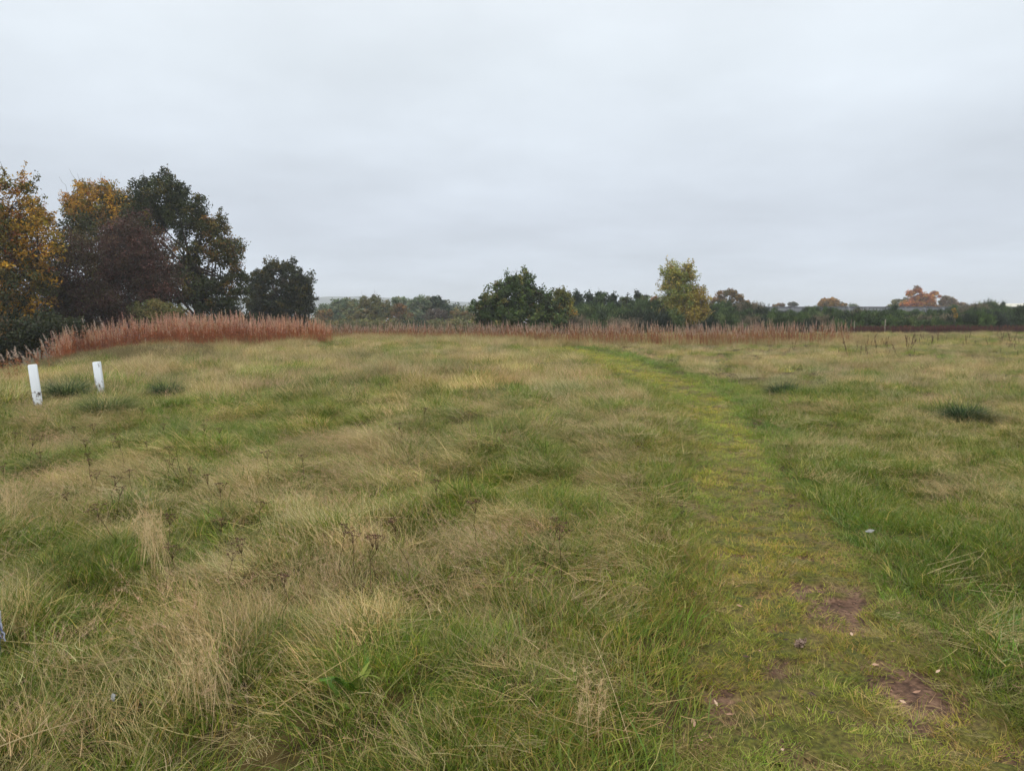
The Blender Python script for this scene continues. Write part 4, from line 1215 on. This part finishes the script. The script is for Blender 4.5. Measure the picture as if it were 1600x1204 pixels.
# ------------------------------------------------------------------ STAKE WITH TWINE (left edge)
def stake():
    D = 3.0; g = onto(at(-7, 1094, D)[0], D)
    top = at(-7, 940, D)[2]; h = top - g[2]
    root = empty('wooden_stake', g)
    tag(root, 'grey stake with a reddish sawn top at the left edge, mostly out of the frame', 'stake')
    P = np.stack([np.zeros(6), np.zeros(6), np.linspace(-.2, h * .86, 6)], 1)
    s = Soup(); V, F = tube(P, np.full(6, .034), 12); s.add(V, F, (1, 1, 1))
    ob('shaft', s.mesh('shaft', True), noise_mat('grey_stake', [(.3, (84, 86, 92)), (.7, (118, 120, 126))], (20, 20, 3), .8), root)
    P = np.array([[0, 0, h * .861], [0, 0, h * .96], [0, 0, h * .99], [0, 0, h]]); s = Soup()
    V, F = tube(P, np.array([.034, .033, .028, .001]), 12); s.add(V, F, (1, 1, 1))
    ob('sawn_top', s.mesh('sawn_top', True), noise_mat('red_wood', [(.3, (120, 70, 48)), (.7, (150, 92, 62))], (25, 25, 6), .8), root)
    # twine: wraps and loose ends, a thing that is tied on
    s = Soup(); th = np.linspace(0, 6 * 2 * np.pi, 120)
    P = np.stack([.038 * np.cos(th), .038 * np.sin(th), h * .62 + .03 * th / th[-1] * 2.2 + .002 * np.sin(th * 3)], 1)
    V, F = tube(P, np.full(120, .0042), 5); s.add(V, F, lin((170, 172, 182)))
    for k in range(3):
        a = np.array([.036, -.012 + .01 * k, h * .68]); e = np.array([.056 + .01 * k, -.02, h * .50 - .01 * k])
        V, F = tube(curve_pts(a, e, 8, .12, .2), np.linspace(.0045, .003, 8), 5); s.add(V, F, lin((150, 156, 172)) if k != 1 else lin((84, 88, 118)))
    o = ob('twine', s.mesh('twine', True), M_PLANT); o.location = g
    tag(o, 'pale grey and blue twine knotted round the stake at the left edge', 'twine')


stake()


# ------------------------------------------------------------------ SMALL PLANTS AND OBJECTS ON THE GRASS
def tussock(px, py, wpx, hpx, label, pal, seed, n=1400):
    rng = np.random.default_rng(seed); g = ground(px, py)
    k = g[1] / FPX; w = wpx * k; h = hpx * k
    rr = w * .30 * np.sqrt(rng.uniform(0, 1, n)); a = rng.uniform(0, 6.283, n)
    base = np.stack([rr * np.cos(a), rr * .8 * np.sin(a), np.full(n, -.03)], 1)
    V, F, rnd, t = blades(base, a + rng.normal(0, .5, n), np.abs(rng.normal(.3, .25, n)), rng.uniform(.5, 2.0, n), rng.uniform(.6, 1.5, n) * h * 1.55, rng.uniform(.004, .008, n), rng, 5, .4)
    m = grass_mat('tussock_blades', pal, .25, False)
    o = ob('grass_tussock', mk_mesh('grass_tussock', V, F, {'rnd': rnd}), m); o.location = [float(v) for v in g]
    tag(o, label, 'grass tussock', 'dark grass tussocks standing out of the meadow')


DT2 = [(0, (20, 38, 20)), (.5, (34, 58, 28)), (.85, (56, 86, 44)), (1, (84, 104, 56))]
DT = [(0, (30, 48, 24)), (.5, (48, 72, 34)), (.8, (72, 98, 54)), (1, (130, 134, 84))]
tussock(105, 626, 46, 24, 'dark tussock between the two white posts', DT, 61)
tussock(262, 622, 40, 20, 'dark green tussock right of the shorter white post', DT, 62)
tussock(168, 652, 80, 26, 'wide green tussock lying in front of the shorter white post', [(0, (52, 70, 28)), (.5, (78, 98, 40)), (1, (130, 132, 74))], 63, 1800)
tussock(1222, 622, 38, 19, 'small dark tussock in the right field beside the bend of the path', DT2, 64)
tussock(1506, 664, 42, 26, 'darkest tussock alone in the right field near the photo edge', DT2, 65)
tussock(1540, 662, 36, 15, 'lighter half dry tussock touching the darkest one in the right field', [(0, (66, 76, 34)), (.5, (92, 96, 48)), (1, (150, 136, 88))], 66)


def tall_tuft(px, py, tips, label, seed, n=90, w=.0022):
    """bundle of long dry stems bending over towards a tip pixel"""
    rng = np.random.default_rng(seed); g = ground(px, py); s_V = []; s_F = []; s_R = []; off = 0
    K = 8
    for q in range(n):
        tpx, tpy = tips
        e = at(tpx + rng.normal(0, 30), tpy + rng.normal(0, 26), g[1] + .1 + rng.normal(0, .06))
        L = e - g; t = np.linspace(0, 1, K + 1)[:, None]
        b = np.array([rng.normal(0, .06), rng.normal(0, .06), 0])
        f = rng.uniform(.35, 1.0)
        tt = t * f
        P = b * (1 - tt) + np.stack([L[0] * tt[:, 0] ** rng.uniform(1.3, 2.4), L[1] * tt[:, 0], L[2] * (1.25 * tt[:, 0] - .25 * tt[:, 0] ** 3)], 1)
        ww = w * np.clip(1 - t ** 2 * .7, .3, 1) * .5
        a = rng.uniform(0, 3.14); S = np.array([math.cos(a), math.sin(a) * .5, 0])
        V = np.stack([P - S * ww, P + S * ww], 1).reshape(-1, 3)
        k = np.arange(K) * 2; F = np.stack([k, k + 1, k + 3, k + 2], 1)
        s_V.append(V); s_F.append(F + off); s_R.append(np.full(len(V), rng.uniform())); off += len(V)
        if rng.uniform() < .8:
            kk = 22; f0 = rng.uniform(.6, 1, kk); i0 = np.clip((f0 * K).astype(int), 0, K - 1)
            hv, hf, hr, _ = blades(P[i0], rng.uniform(0, 6.28, kk), rng.uniform(.2, 1.3, kk), rng.uniform(0, 1, kk), rng.uniform(.015, .05, kk), np.full(kk, .0012), rng, 2, .2)
            s_V.append(hv); s_F.append(hf + off); s_R.append(hr); off += len(hv)
    m = grass_mat('tall_dry_stems', [(0, (168, 142, 96)), (.5, (196, 168, 122)), (1, (214, 190, 148))], .25, False)
    o = ob('dry_grass_tuft', mk_mesh('dry_grass_tuft', np.vstack(s_V), np.vstack(s_F), {'rnd': np.concatenate(s_R)}), m)
    o.location = [float(v) for v in g]
    tag(o, label, 'grass tuft', 'tall dry grass tufts in the near meadow')


tall_tuft(248, 905, (198, 768), 'tall straw coloured tuft bending left, left of the tan patch in the near meadow', 71, 70)
tall_tuft(405, 800, (318, 705), 'thin straw coloured stems leaning left behind the tall bent tuft', 72, 26, .002)
tall_tuft(920, 1165, (945, 1030), 'upright straw coloured tuft at the bottom edge beside the path', 73, 36, .0016)
tall_tuft(320, 1130, (285, 985), 'straw coloured tuft in the dark grass at the bottom left', 74, 40, .0018)
tall_tuft(20, 830, (-10, 745), 'reddish straw tuft at the left edge of the near meadow', 75, 60, .0018)


# dead flat flower heads
def umbel_mesh(seed):
    rng = np.random.default_rng(seed); st = Soup(); hd = Soup()
    h = 1.0; bc = lin((84, 66, 46)); hc = lin((82, 58, 42))
    top = np.array([rng.normal(0, .06), rng.normal(0, .06), h])
    P = curve_pts((0, 0, -.06), top * np.array([1, 1, .8]), 6, 0, .1, rng)
    V, F = tube(P, np.linspace(.0035, .0022, 6), 4); st.add(V, F, bc)
    for k in range(9):
        a = k / 9 * 6.28 + rng.normal(0, .25); r = rng.uniform(.02, .085)
        e = np.array([P[-1][0] + r * math.cos(a), P[-1][1] + r * math.sin(a), h + rng.normal(0, .015)])
        Q = curve_pts(P[-1], e, 4, .05, .1, rng); V, F = tube(Q, np.linspace(.0018, .0012, 4), 3); st.add(V, F, bc)
        n = 12
        c = e + rng.normal(0, 1, (n, 3)) * np.array([[.012, .012, .005]])
        V, F = leaf_quads(c, .014, rng, 1.0, 1.2); hd.add(V, F, np.repeat(hc[None] * np.exp(rng.normal(0, .25, (n, 1))), 4, 0))
    return st.mesh('stem'), hd.mesh('flower_head')


def umbels():
    prot = [umbel_mesh(800 + k) for k in range(4)]
    spots = [(115, 688), (155, 690), (62, 710), (70, 740), (180, 702), (155, 745), (150, 770), (135, 720), (172, 800), (140, 752), (200, 722), (178, 812), (255, 690), (238, 712), (262, 735),
             (345, 815), (400, 830), (330, 800), (338, 860), (395, 925), (255, 925), (440, 970), (350, 925), (268, 860), (320, 700), (340, 692), (195, 842), (560, 895), (590, 905), (640, 890), (850, 870),
             (530, 890), (575, 930), (300, 770), (420, 745), (480, 742), (630, 690), (655, 660), (600, 615), (520, 600), (690, 815), (750, 850), (880, 900), (20, 700), (45, 725), (220, 660), (290, 760), (205, 770), (120, 800), (30, 760)]
    for i, (px, py) in enumerate(spots):
        g = ground(px, py + 20)
        h = RNG.uniform(.27, .38) if py > 680 else RNG.uniform(.26, .36)
        r = empty('dead_flower', g, RNG.uniform(0, 6.28)); r.scale = (1.0, 1.0, h); r.rotation_euler = (RNG.normal(0, .12), RNG.normal(0, .12), RNG.uniform(0, 6.28))
        a, b = prot[i % 4]
        s = RNG.uniform(.45, .7); r.scale = (s, s, h)
        ob('stem', a, M_PLANT, r); ob('flower_head', b, M_PLANT, r)
        tag(r, 'dead brown flat topped flower on a thin stem poking out of the meadow grass', 'dead flower', 'dead flat topped flowers in the near meadow')


umbels()


# dark dock stems and weeds in the right field
def dock_mesh(seed, col):
    rng = np.random.default_rng(seed); s = Soup(); c = lin(col)
    for st in range(rng.integers(1, 4)):
        e = np.array([rng.normal(0, .12), rng.normal(0, .12), rng.uniform(.7, 1.0)])
        P = curve_pts((rng.normal(0, .03), rng.normal(0, .03), -.06), e, 6, 0, .1, rng)
        V, F = tube(P, np.linspace(.007, .003, 6), 4); s.add(V, F, c)
        n = 70; f = rng.uniform(.45, 1, n); i0 = np.clip((f * 5).astype(int), 0, 4); fr = (f * 5 - i0)[:, None]
        q = P[i0] * (1 - fr) + P[i0 + 1] * fr + rng.normal(0, .022, (n, 3))
        V, F = leaf_quads(q, .032, rng, .2, 1.6); s.add(V, F, np.repeat(c[None] * np.exp(rng.normal(0, .3, (n, 1))), 4, 0))
    return s.mesh('dock_stem')


def docks():
    ms = [dock_mesh(850 + k, [(84, 60, 46), (92, 66, 52), (74, 62, 44)][k % 3]) for k in range(5)]
    for m_ in ms: m_.materials.append(M_PLANT)
    rng = np.random.default_rng(77); spots = []
    for _ in range(18): spots.append((rng.uniform(1355, 1440), rng.uniform(538, 556)))
    for _ in range(30): spots.append((rng.uniform(1430, 1600), rng.uniform(530, 545)))
    for _ in range(9): spots.append((rng.uniform(1300, 1420), rng.uniform(553, 566)))
    spots += [(1590, 560), (1586, 552), (1575, 548), (1240, 552), (1232, 556), (1562, 556)]
    for i, (px, py) in enumerate(spots):
        g = ground(px, py); o = ob('dock_stem', ms[i % 5], None); o.location = [float(v) for v in g]
        s = rng.uniform(.3, .7); o.scale = (s * .9, s * .9, s); o.rotation_euler = (rng.normal(0, .1), rng.normal(0, .1), rng.uniform(0, 6.28))
        tag(o, 'dark brown dead dock stem standing in the pale far part of the right field', 'dock plant', 'dead dock stems in the far right field')
    # dark red fringe of dead herbs under the gorse
    n = 1500
    px = RNG.uniform(1330, 1680, n); d = np.array([at(a, 500, 49.5 + RNG.uniform(0, 3))[:2] for a in px])
    prot = [ob('fringe_stem', dock_mesh(870 + k, [(92, 54, 50), (84, 50, 52), (104, 70, 54)][k]), M_HERB, link=False) for k in range(3)]
    scatter('dead_herb_fringe', prot, np.stack([d[:, 0], d[:, 1], H(d[:, 0], d[:, 1])], 1),
            np.stack([RNG.normal(0, .1, n), RNG.normal(0, .1, n), RNG.uniform(0, 6.28, n)], 1), np.full((n, 3), 1.0) * RNG.uniform(.3, .58, (n, 1)), tintv(n, (.85, .9, .88)), 'dark red fringe of dead herbs at the foot of the gorse')


docks()


# broad leaved plant at the bottom
def broadleaf():
    rng = np.random.default_rng(91); g = ground(545, 1092)
    root = empty('broadleaf_plant', g)
    tag(root, 'bright green plant with broad strap leaves near the bottom edge', 'plant')
    for k in range(15):
        n = 1
        V, F, r, t = blades(np.array([[rng.normal(0, .03), rng.normal(0, .02), 0.02]]), np.array([k / 15 * 6.28 + rng.normal(0, .3)]), np.array([rng.uniform(.1, .6)]), np.array([rng.uniform(.7, 1.9)]),
                            np.array([rng.uniform(.10, .21)]), np.array([rng.uniform(.018, .030)]), rng, 8, .3, 2.4)
        c = lin((74, 102, 34)) * np.exp(rng.normal(0, .25)) if k > 2 else lin((124, 134, 58))
        s = Soup(); s.add(V, F, c); ob('leaf', s.mesh('leaf', True), M_PLANT, root)


broadleaf()


def small_things():
    rng = np.random.default_rng(33)
    def leafm(seed, col):
        r = np.random.default_rng(seed)
        u = np.linspace(-1, 1, 9); v = np.linspace(-1, 1, 5)
        U, W = np.meshgrid(u, v, indexing='ij')
        wid = (1 - np.abs(U) ** 1.8) * .42
        cz = r.uniform(.15, .5)
        V = np.stack([U, W * wid, cz * (W * wid) ** 2 * 3 + r.uniform(-.1, .35) * U ** 2 + .04 * r.normal(0, 1, U.shape)], -1).reshape(-1, 3) * .032
        i = np.arange(8)[:, None] * 5; j = np.arange(4)[None]
        F = np.stack([i + j, i + j + 1, i + 5 + j + 1, i + 5 + j], -1).reshape(-1, 4)
        s = Soup(); s.add(V, F, lin(col)); m_ = s.mesh('fallen_leaf', True); m_.materials.append(M_PLANT); return m_
    tan = [leafm(k, c) for k, c in enumerate([(186, 150, 124), (164, 128, 104), (196, 166, 140)])]
    drk = [leafm(10 + k, c) for k, c in enumerate([(70, 54, 50), (88, 66, 58)])]
    T = [(1403, 966), (1394, 1012), (1465, 1059), (1262, 1118), (1140, 1128), (1118, 1110), (1083, 1142), (1110, 1165), (1222, 1185), (1367, 1049), (1432, 1092), (1330, 1000), (1187, 1027), (1155, 955), (1410, 1108), (1098, 1172), (1586, 1084)]
    K = [(1268, 1095), (1218, 1090), (1130, 890), (1127, 874), (1228, 1008), (1165, 1035), (1300, 1125), (1180, 935), (1460, 1002), (1352, 1102), (1240, 938), (1045, 1150)]
    for lst, ms, lb in ((T, tan, 'pale tan curled fallen leaf lying on the path turf'), (K, drk, 'dark brown curled fallen leaf lying on the path turf')):
        for i, (px, py) in enumerate(lst):
            g = ground(px, py); o = ob('fallen_leaf', ms[i % len(ms)], None); s = rng.uniform(.4, .62)
            o.location = (g[0], g[1], g[2] + .03); o.scale = (s, s, s); o.rotation_euler = (rng.normal(0, .35), rng.normal(0, .35), rng.uniform(0, 6.28))
            tag(o, lb, 'fallen leaf', ('pale' if lst is T else 'dark') + ' fallen leaves on the path')
    # mushroom-like clod on the path
    g = ground(1250, 1010); s = Soup()
    for k in range(5):
        c = rng.normal(0, .012, 3); c[2] = .015 + abs(c[2]) * .6
        V, F = leaf_quads(np.repeat(c[None], 16, 0) + rng.normal(0, .006, (16, 3)), .02, rng, .5, 1.2); s.add(V, F, np.repeat(lin((150, 128, 112))[None] * np.exp(rng.normal(0, .2, (16, 1))), 4, 0))
    o = ob('crumpled_leaves', s.mesh('crumpled_leaves'), M_PLANT); o.location = [float(v) for v in g]; tag(o, 'small clump of crumpled grey brown leaves in the middle of the path', 'leaf clump')
    # white scrap
    g = ground(1358, 845)
    def scrap(w, h, seed, label, loc):
        r = np.random.default_rng(seed); n = 10
        U, W = np.meshgrid(np.linspace(-1, 1, n), np.linspace(-1, 1, n), indexing='ij')
        V = np.stack([U * w + r.normal(0, .06 * w, U.shape), W * h + r.normal(0, .06 * w, U.shape), .35 * h * np.sin(U * 3 + W * 2) + r.normal(0, .12 * h, U.shape)], -1).reshape(-1, 3)
        i = np.arange(n - 1)[:, None] * n; j = np.arange(n - 1)[None]
        F = np.stack([i + j, i + j + 1, i + n + j + 1, i + n + j], -1).reshape(-1, 4)
        s = Soup(); s.add(V, F, lin((150, 150, 144))); o = ob('paper_scrap', s.mesh('paper_scrap'), M_PLANT); o.location = loc
        so = o.modifiers.new('thick', 'SOLIDIFY'); so.thickness = .002
        o.rotation_euler = (R(18), R(-8), R(25)); tag(o, label, 'litter')
    scrap(.030, .014, 1, 'crumpled white scrap of paper at the right edge of the path', (g[0], g[1], g[2] + .07))
    g = ground(181, 1160)
    scrap(.006, .014, 2, 'tiny white scrap in the dark grass at the bottom left', (g[0], g[1], g[2] + .16))


small_things()

# ------------------------------------------------------------------ HAZE
def haze():
    me = bpy.data.meshes.new('haze')
    x, y0, y1, z0, z1 = 2400, -400, 2600, -60, 36
    V = [(-x, y0, z0), (x, y0, z0), (x, y1, z0), (-x, y1, z0), (-x, y0, z1), (x, y0, z1), (x, y1, z1), (-x, y1, z1)]
    V = np.array(V, float)
    F = np.array([[0, 3, 2, 1], [4, 5, 6, 7], [0, 1, 5, 4], [1, 2, 6, 5], [2, 3, 7, 6], [3, 0, 4, 7]])
    me = mk_mesh('haze', V, F)
    m, nt, N, L = new_mat('haze_air')
    out = N.new('ShaderNodeOutputMaterial'); v = N.new('ShaderNodeVolumePrincipled')
    v.inputs['Color'].default_value = (.9, .93, .97, 1); v.inputs['Density'].default_value = 0.00065; v.inputs['Anisotropy'].default_value = 0.2
    L.new(v.outputs[0], out.inputs['Volume'])
    o = ob('haze', me, m); tag(o, 'thin grey autumn haze over the meadow', None, None, 'stuff')


HAZE = True
if HAZE:
    haze()

# ------------------------------------------------------------------ SKY AND LIGHT
SUN_EL, SUN_AZ = 48.0, 200.0       # degrees; azimuth measured clockwise from +Y
w = bpy.data.worlds.new('World'); SC.world = w; w.use_nodes = True
nt = w.node_tree; N, L = nt.nodes, nt.links; N.clear()
out = N.new('ShaderNodeOutputWorld'); bg = N.new('ShaderNodeBackground'); bg.inputs['Strength'].default_value = 0.1
sky = N.new('ShaderNodeTexSky'); sky.sky_type = 'NISHITA'; sky.sun_disc = False
sky.sun_elevation = R(SUN_EL); sky.sun_rotation = R(SUN_AZ); sky.dust_density = 3
tc = N.new('ShaderNodeTexCoord'); sep = N.new('ShaderNodeSeparateXYZ'); L.new(tc.outputs['Generated'], sep.inputs[0])


def math_(op, a, b=None):
    m = N.new('ShaderNodeMath'); m.operation = op
    for i, v in enumerate((a, b)):
        if v is None: continue
        if isinstance(v, (int, float)): m.inputs[i].default_value = v
        else: L.new(v, m.inputs[i])
    return m.outputs[0]


zc = math_('MAXIMUM', sep.outputs['Z'], 0.0)
zz = math_('ADD', zc, 0.16)
cx = math_('DIVIDE', sep.outputs['X'], zz); cy = math_('DIVIDE', sep.outputs['Y'], zz)
cmb = N.new('ShaderNodeCombineXYZ'); L.new(cx, cmb.inputs[0]); L.new(cy, cmb.inputs[1])
n1 = N.new('ShaderNodeTexNoise'); n1.inputs['Scale'].default_value = 0.55; n1.inputs['Detail'].default_value = 4; n1.inputs['Roughness'].default_value = 0.45
n2 = N.new('ShaderNodeTexNoise'); n2.inputs['Scale'].default_value = 1.5; n2.inputs['Detail'].default_value = 5; n2.inputs['Roughness'].default_value = 0.5
L.new(cmb.outputs[0], n1.inputs['Vector']); L.new(cmb.outputs[0], n2.inputs['Vector'])
el = N.new('ShaderNodeValToRGB'); e = el.color_ramp.elements
SKYC = [(0.0, (212, 221, 230)), (0.05, (205, 214, 225)), (0.11, (204, 212, 223)), (0.2, (212, 220, 229)), (0.3, (220, 228, 235)), (0.40, (226, 233, 239))]
while len(e) > 1: e.remove(e[-1])
for i, (p_, c_) in enumerate(SKYC):
    q = e[0] if i == 0 else e.new(p_)
    q.position = p_; q.color = (*[float(v) for v in lin(c_)], 1)
q = e.new(1.0); q.color = (1.9, 1.95, 2.0, 1)     # an overcast sky is brightest overhead
L.new(zc, el.inputs[0])
nn = math_('ADD', math_('MULTIPLY', n1.outputs['Fac'], .62), math_('MULTIPLY', n2.outputs['Fac'], .38))
mr = N.new('ShaderNodeMapRange'); L.new(nn, mr.inputs[0])
mr.inputs[1].default_value = .3; mr.inputs[2].default_value = .7; mr.inputs[3].default_value = .98; mr.inputs[4].default_value = 1.34
cl = N.new('ShaderNodeVectorMath'); cl.operation = 'SCALE'; L.new(el.outputs[0], cl.inputs[0]); L.new(math_('MULTIPLY', mr.outputs[0], 10.0), cl.inputs['Scale'])
mix = N.new('ShaderNodeMixRGB'); mix.inputs[0].default_value = .93
L.new(sky.outputs[0], mix.inputs[1]); L.new(cl.outputs[0], mix.inputs[2]); L.new(mix.outputs[0], bg.inputs[0]); L.new(bg.outputs[0], out.inputs[0])

ld = bpy.data.lights.new('sun', 'SUN'); ld.energy = 1.4; ld.angle = R(45); ld.color = (1, .97, .93)
lo = bpy.data.objects.new('sun', ld); ROOT.objects.link(lo)
dv = Vector((math.sin(R(SUN_AZ)) * math.cos(R(SUN_EL)), math.cos(R(SUN_AZ)) * math.cos(R(SUN_EL)), math.sin(R(SUN_EL))))
lo.rotation_euler = dv.to_track_quat('Z', 'Y').to_euler()

# ------------------------------------------------------------------ CAMERA AND RENDER SETTINGS
cd = bpy.data.cameras.new('camera'); cd.sensor_width = 36; cd.lens = FPX / 1600 * 36; cd.clip_start = .05; cd.clip_end = 6000
co = bpy.data.objects.new('camera', cd); ROOT.objects.link(co); co.location = EYE.tolist(); co.rotation_euler = (math.pi / 2 - PITCH, 0, 0)
SC.camera = co
vs = SC.view_settings; vs.view_transform = 'Standard'; vs.look = 'None'; vs.exposure = 0.0; vs.gamma = 1
cy_ = SC.cycles
cy_.max_bounces = 5; cy_.diffuse_bounces = 2; cy_.glossy_bounces = 2; cy_.transmission_bounces = 3; cy_.volume_bounces = 1; cy_.transparent_max_bounces = 4
cy_.use_denoising = True; cy_.denoiser = 'OPENIMAGEDENOISE'; cy_.denoising_input_passes = 'RGB_ALBEDO_NORMAL'; cy_.denoising_prefilter = 'ACCURATE'
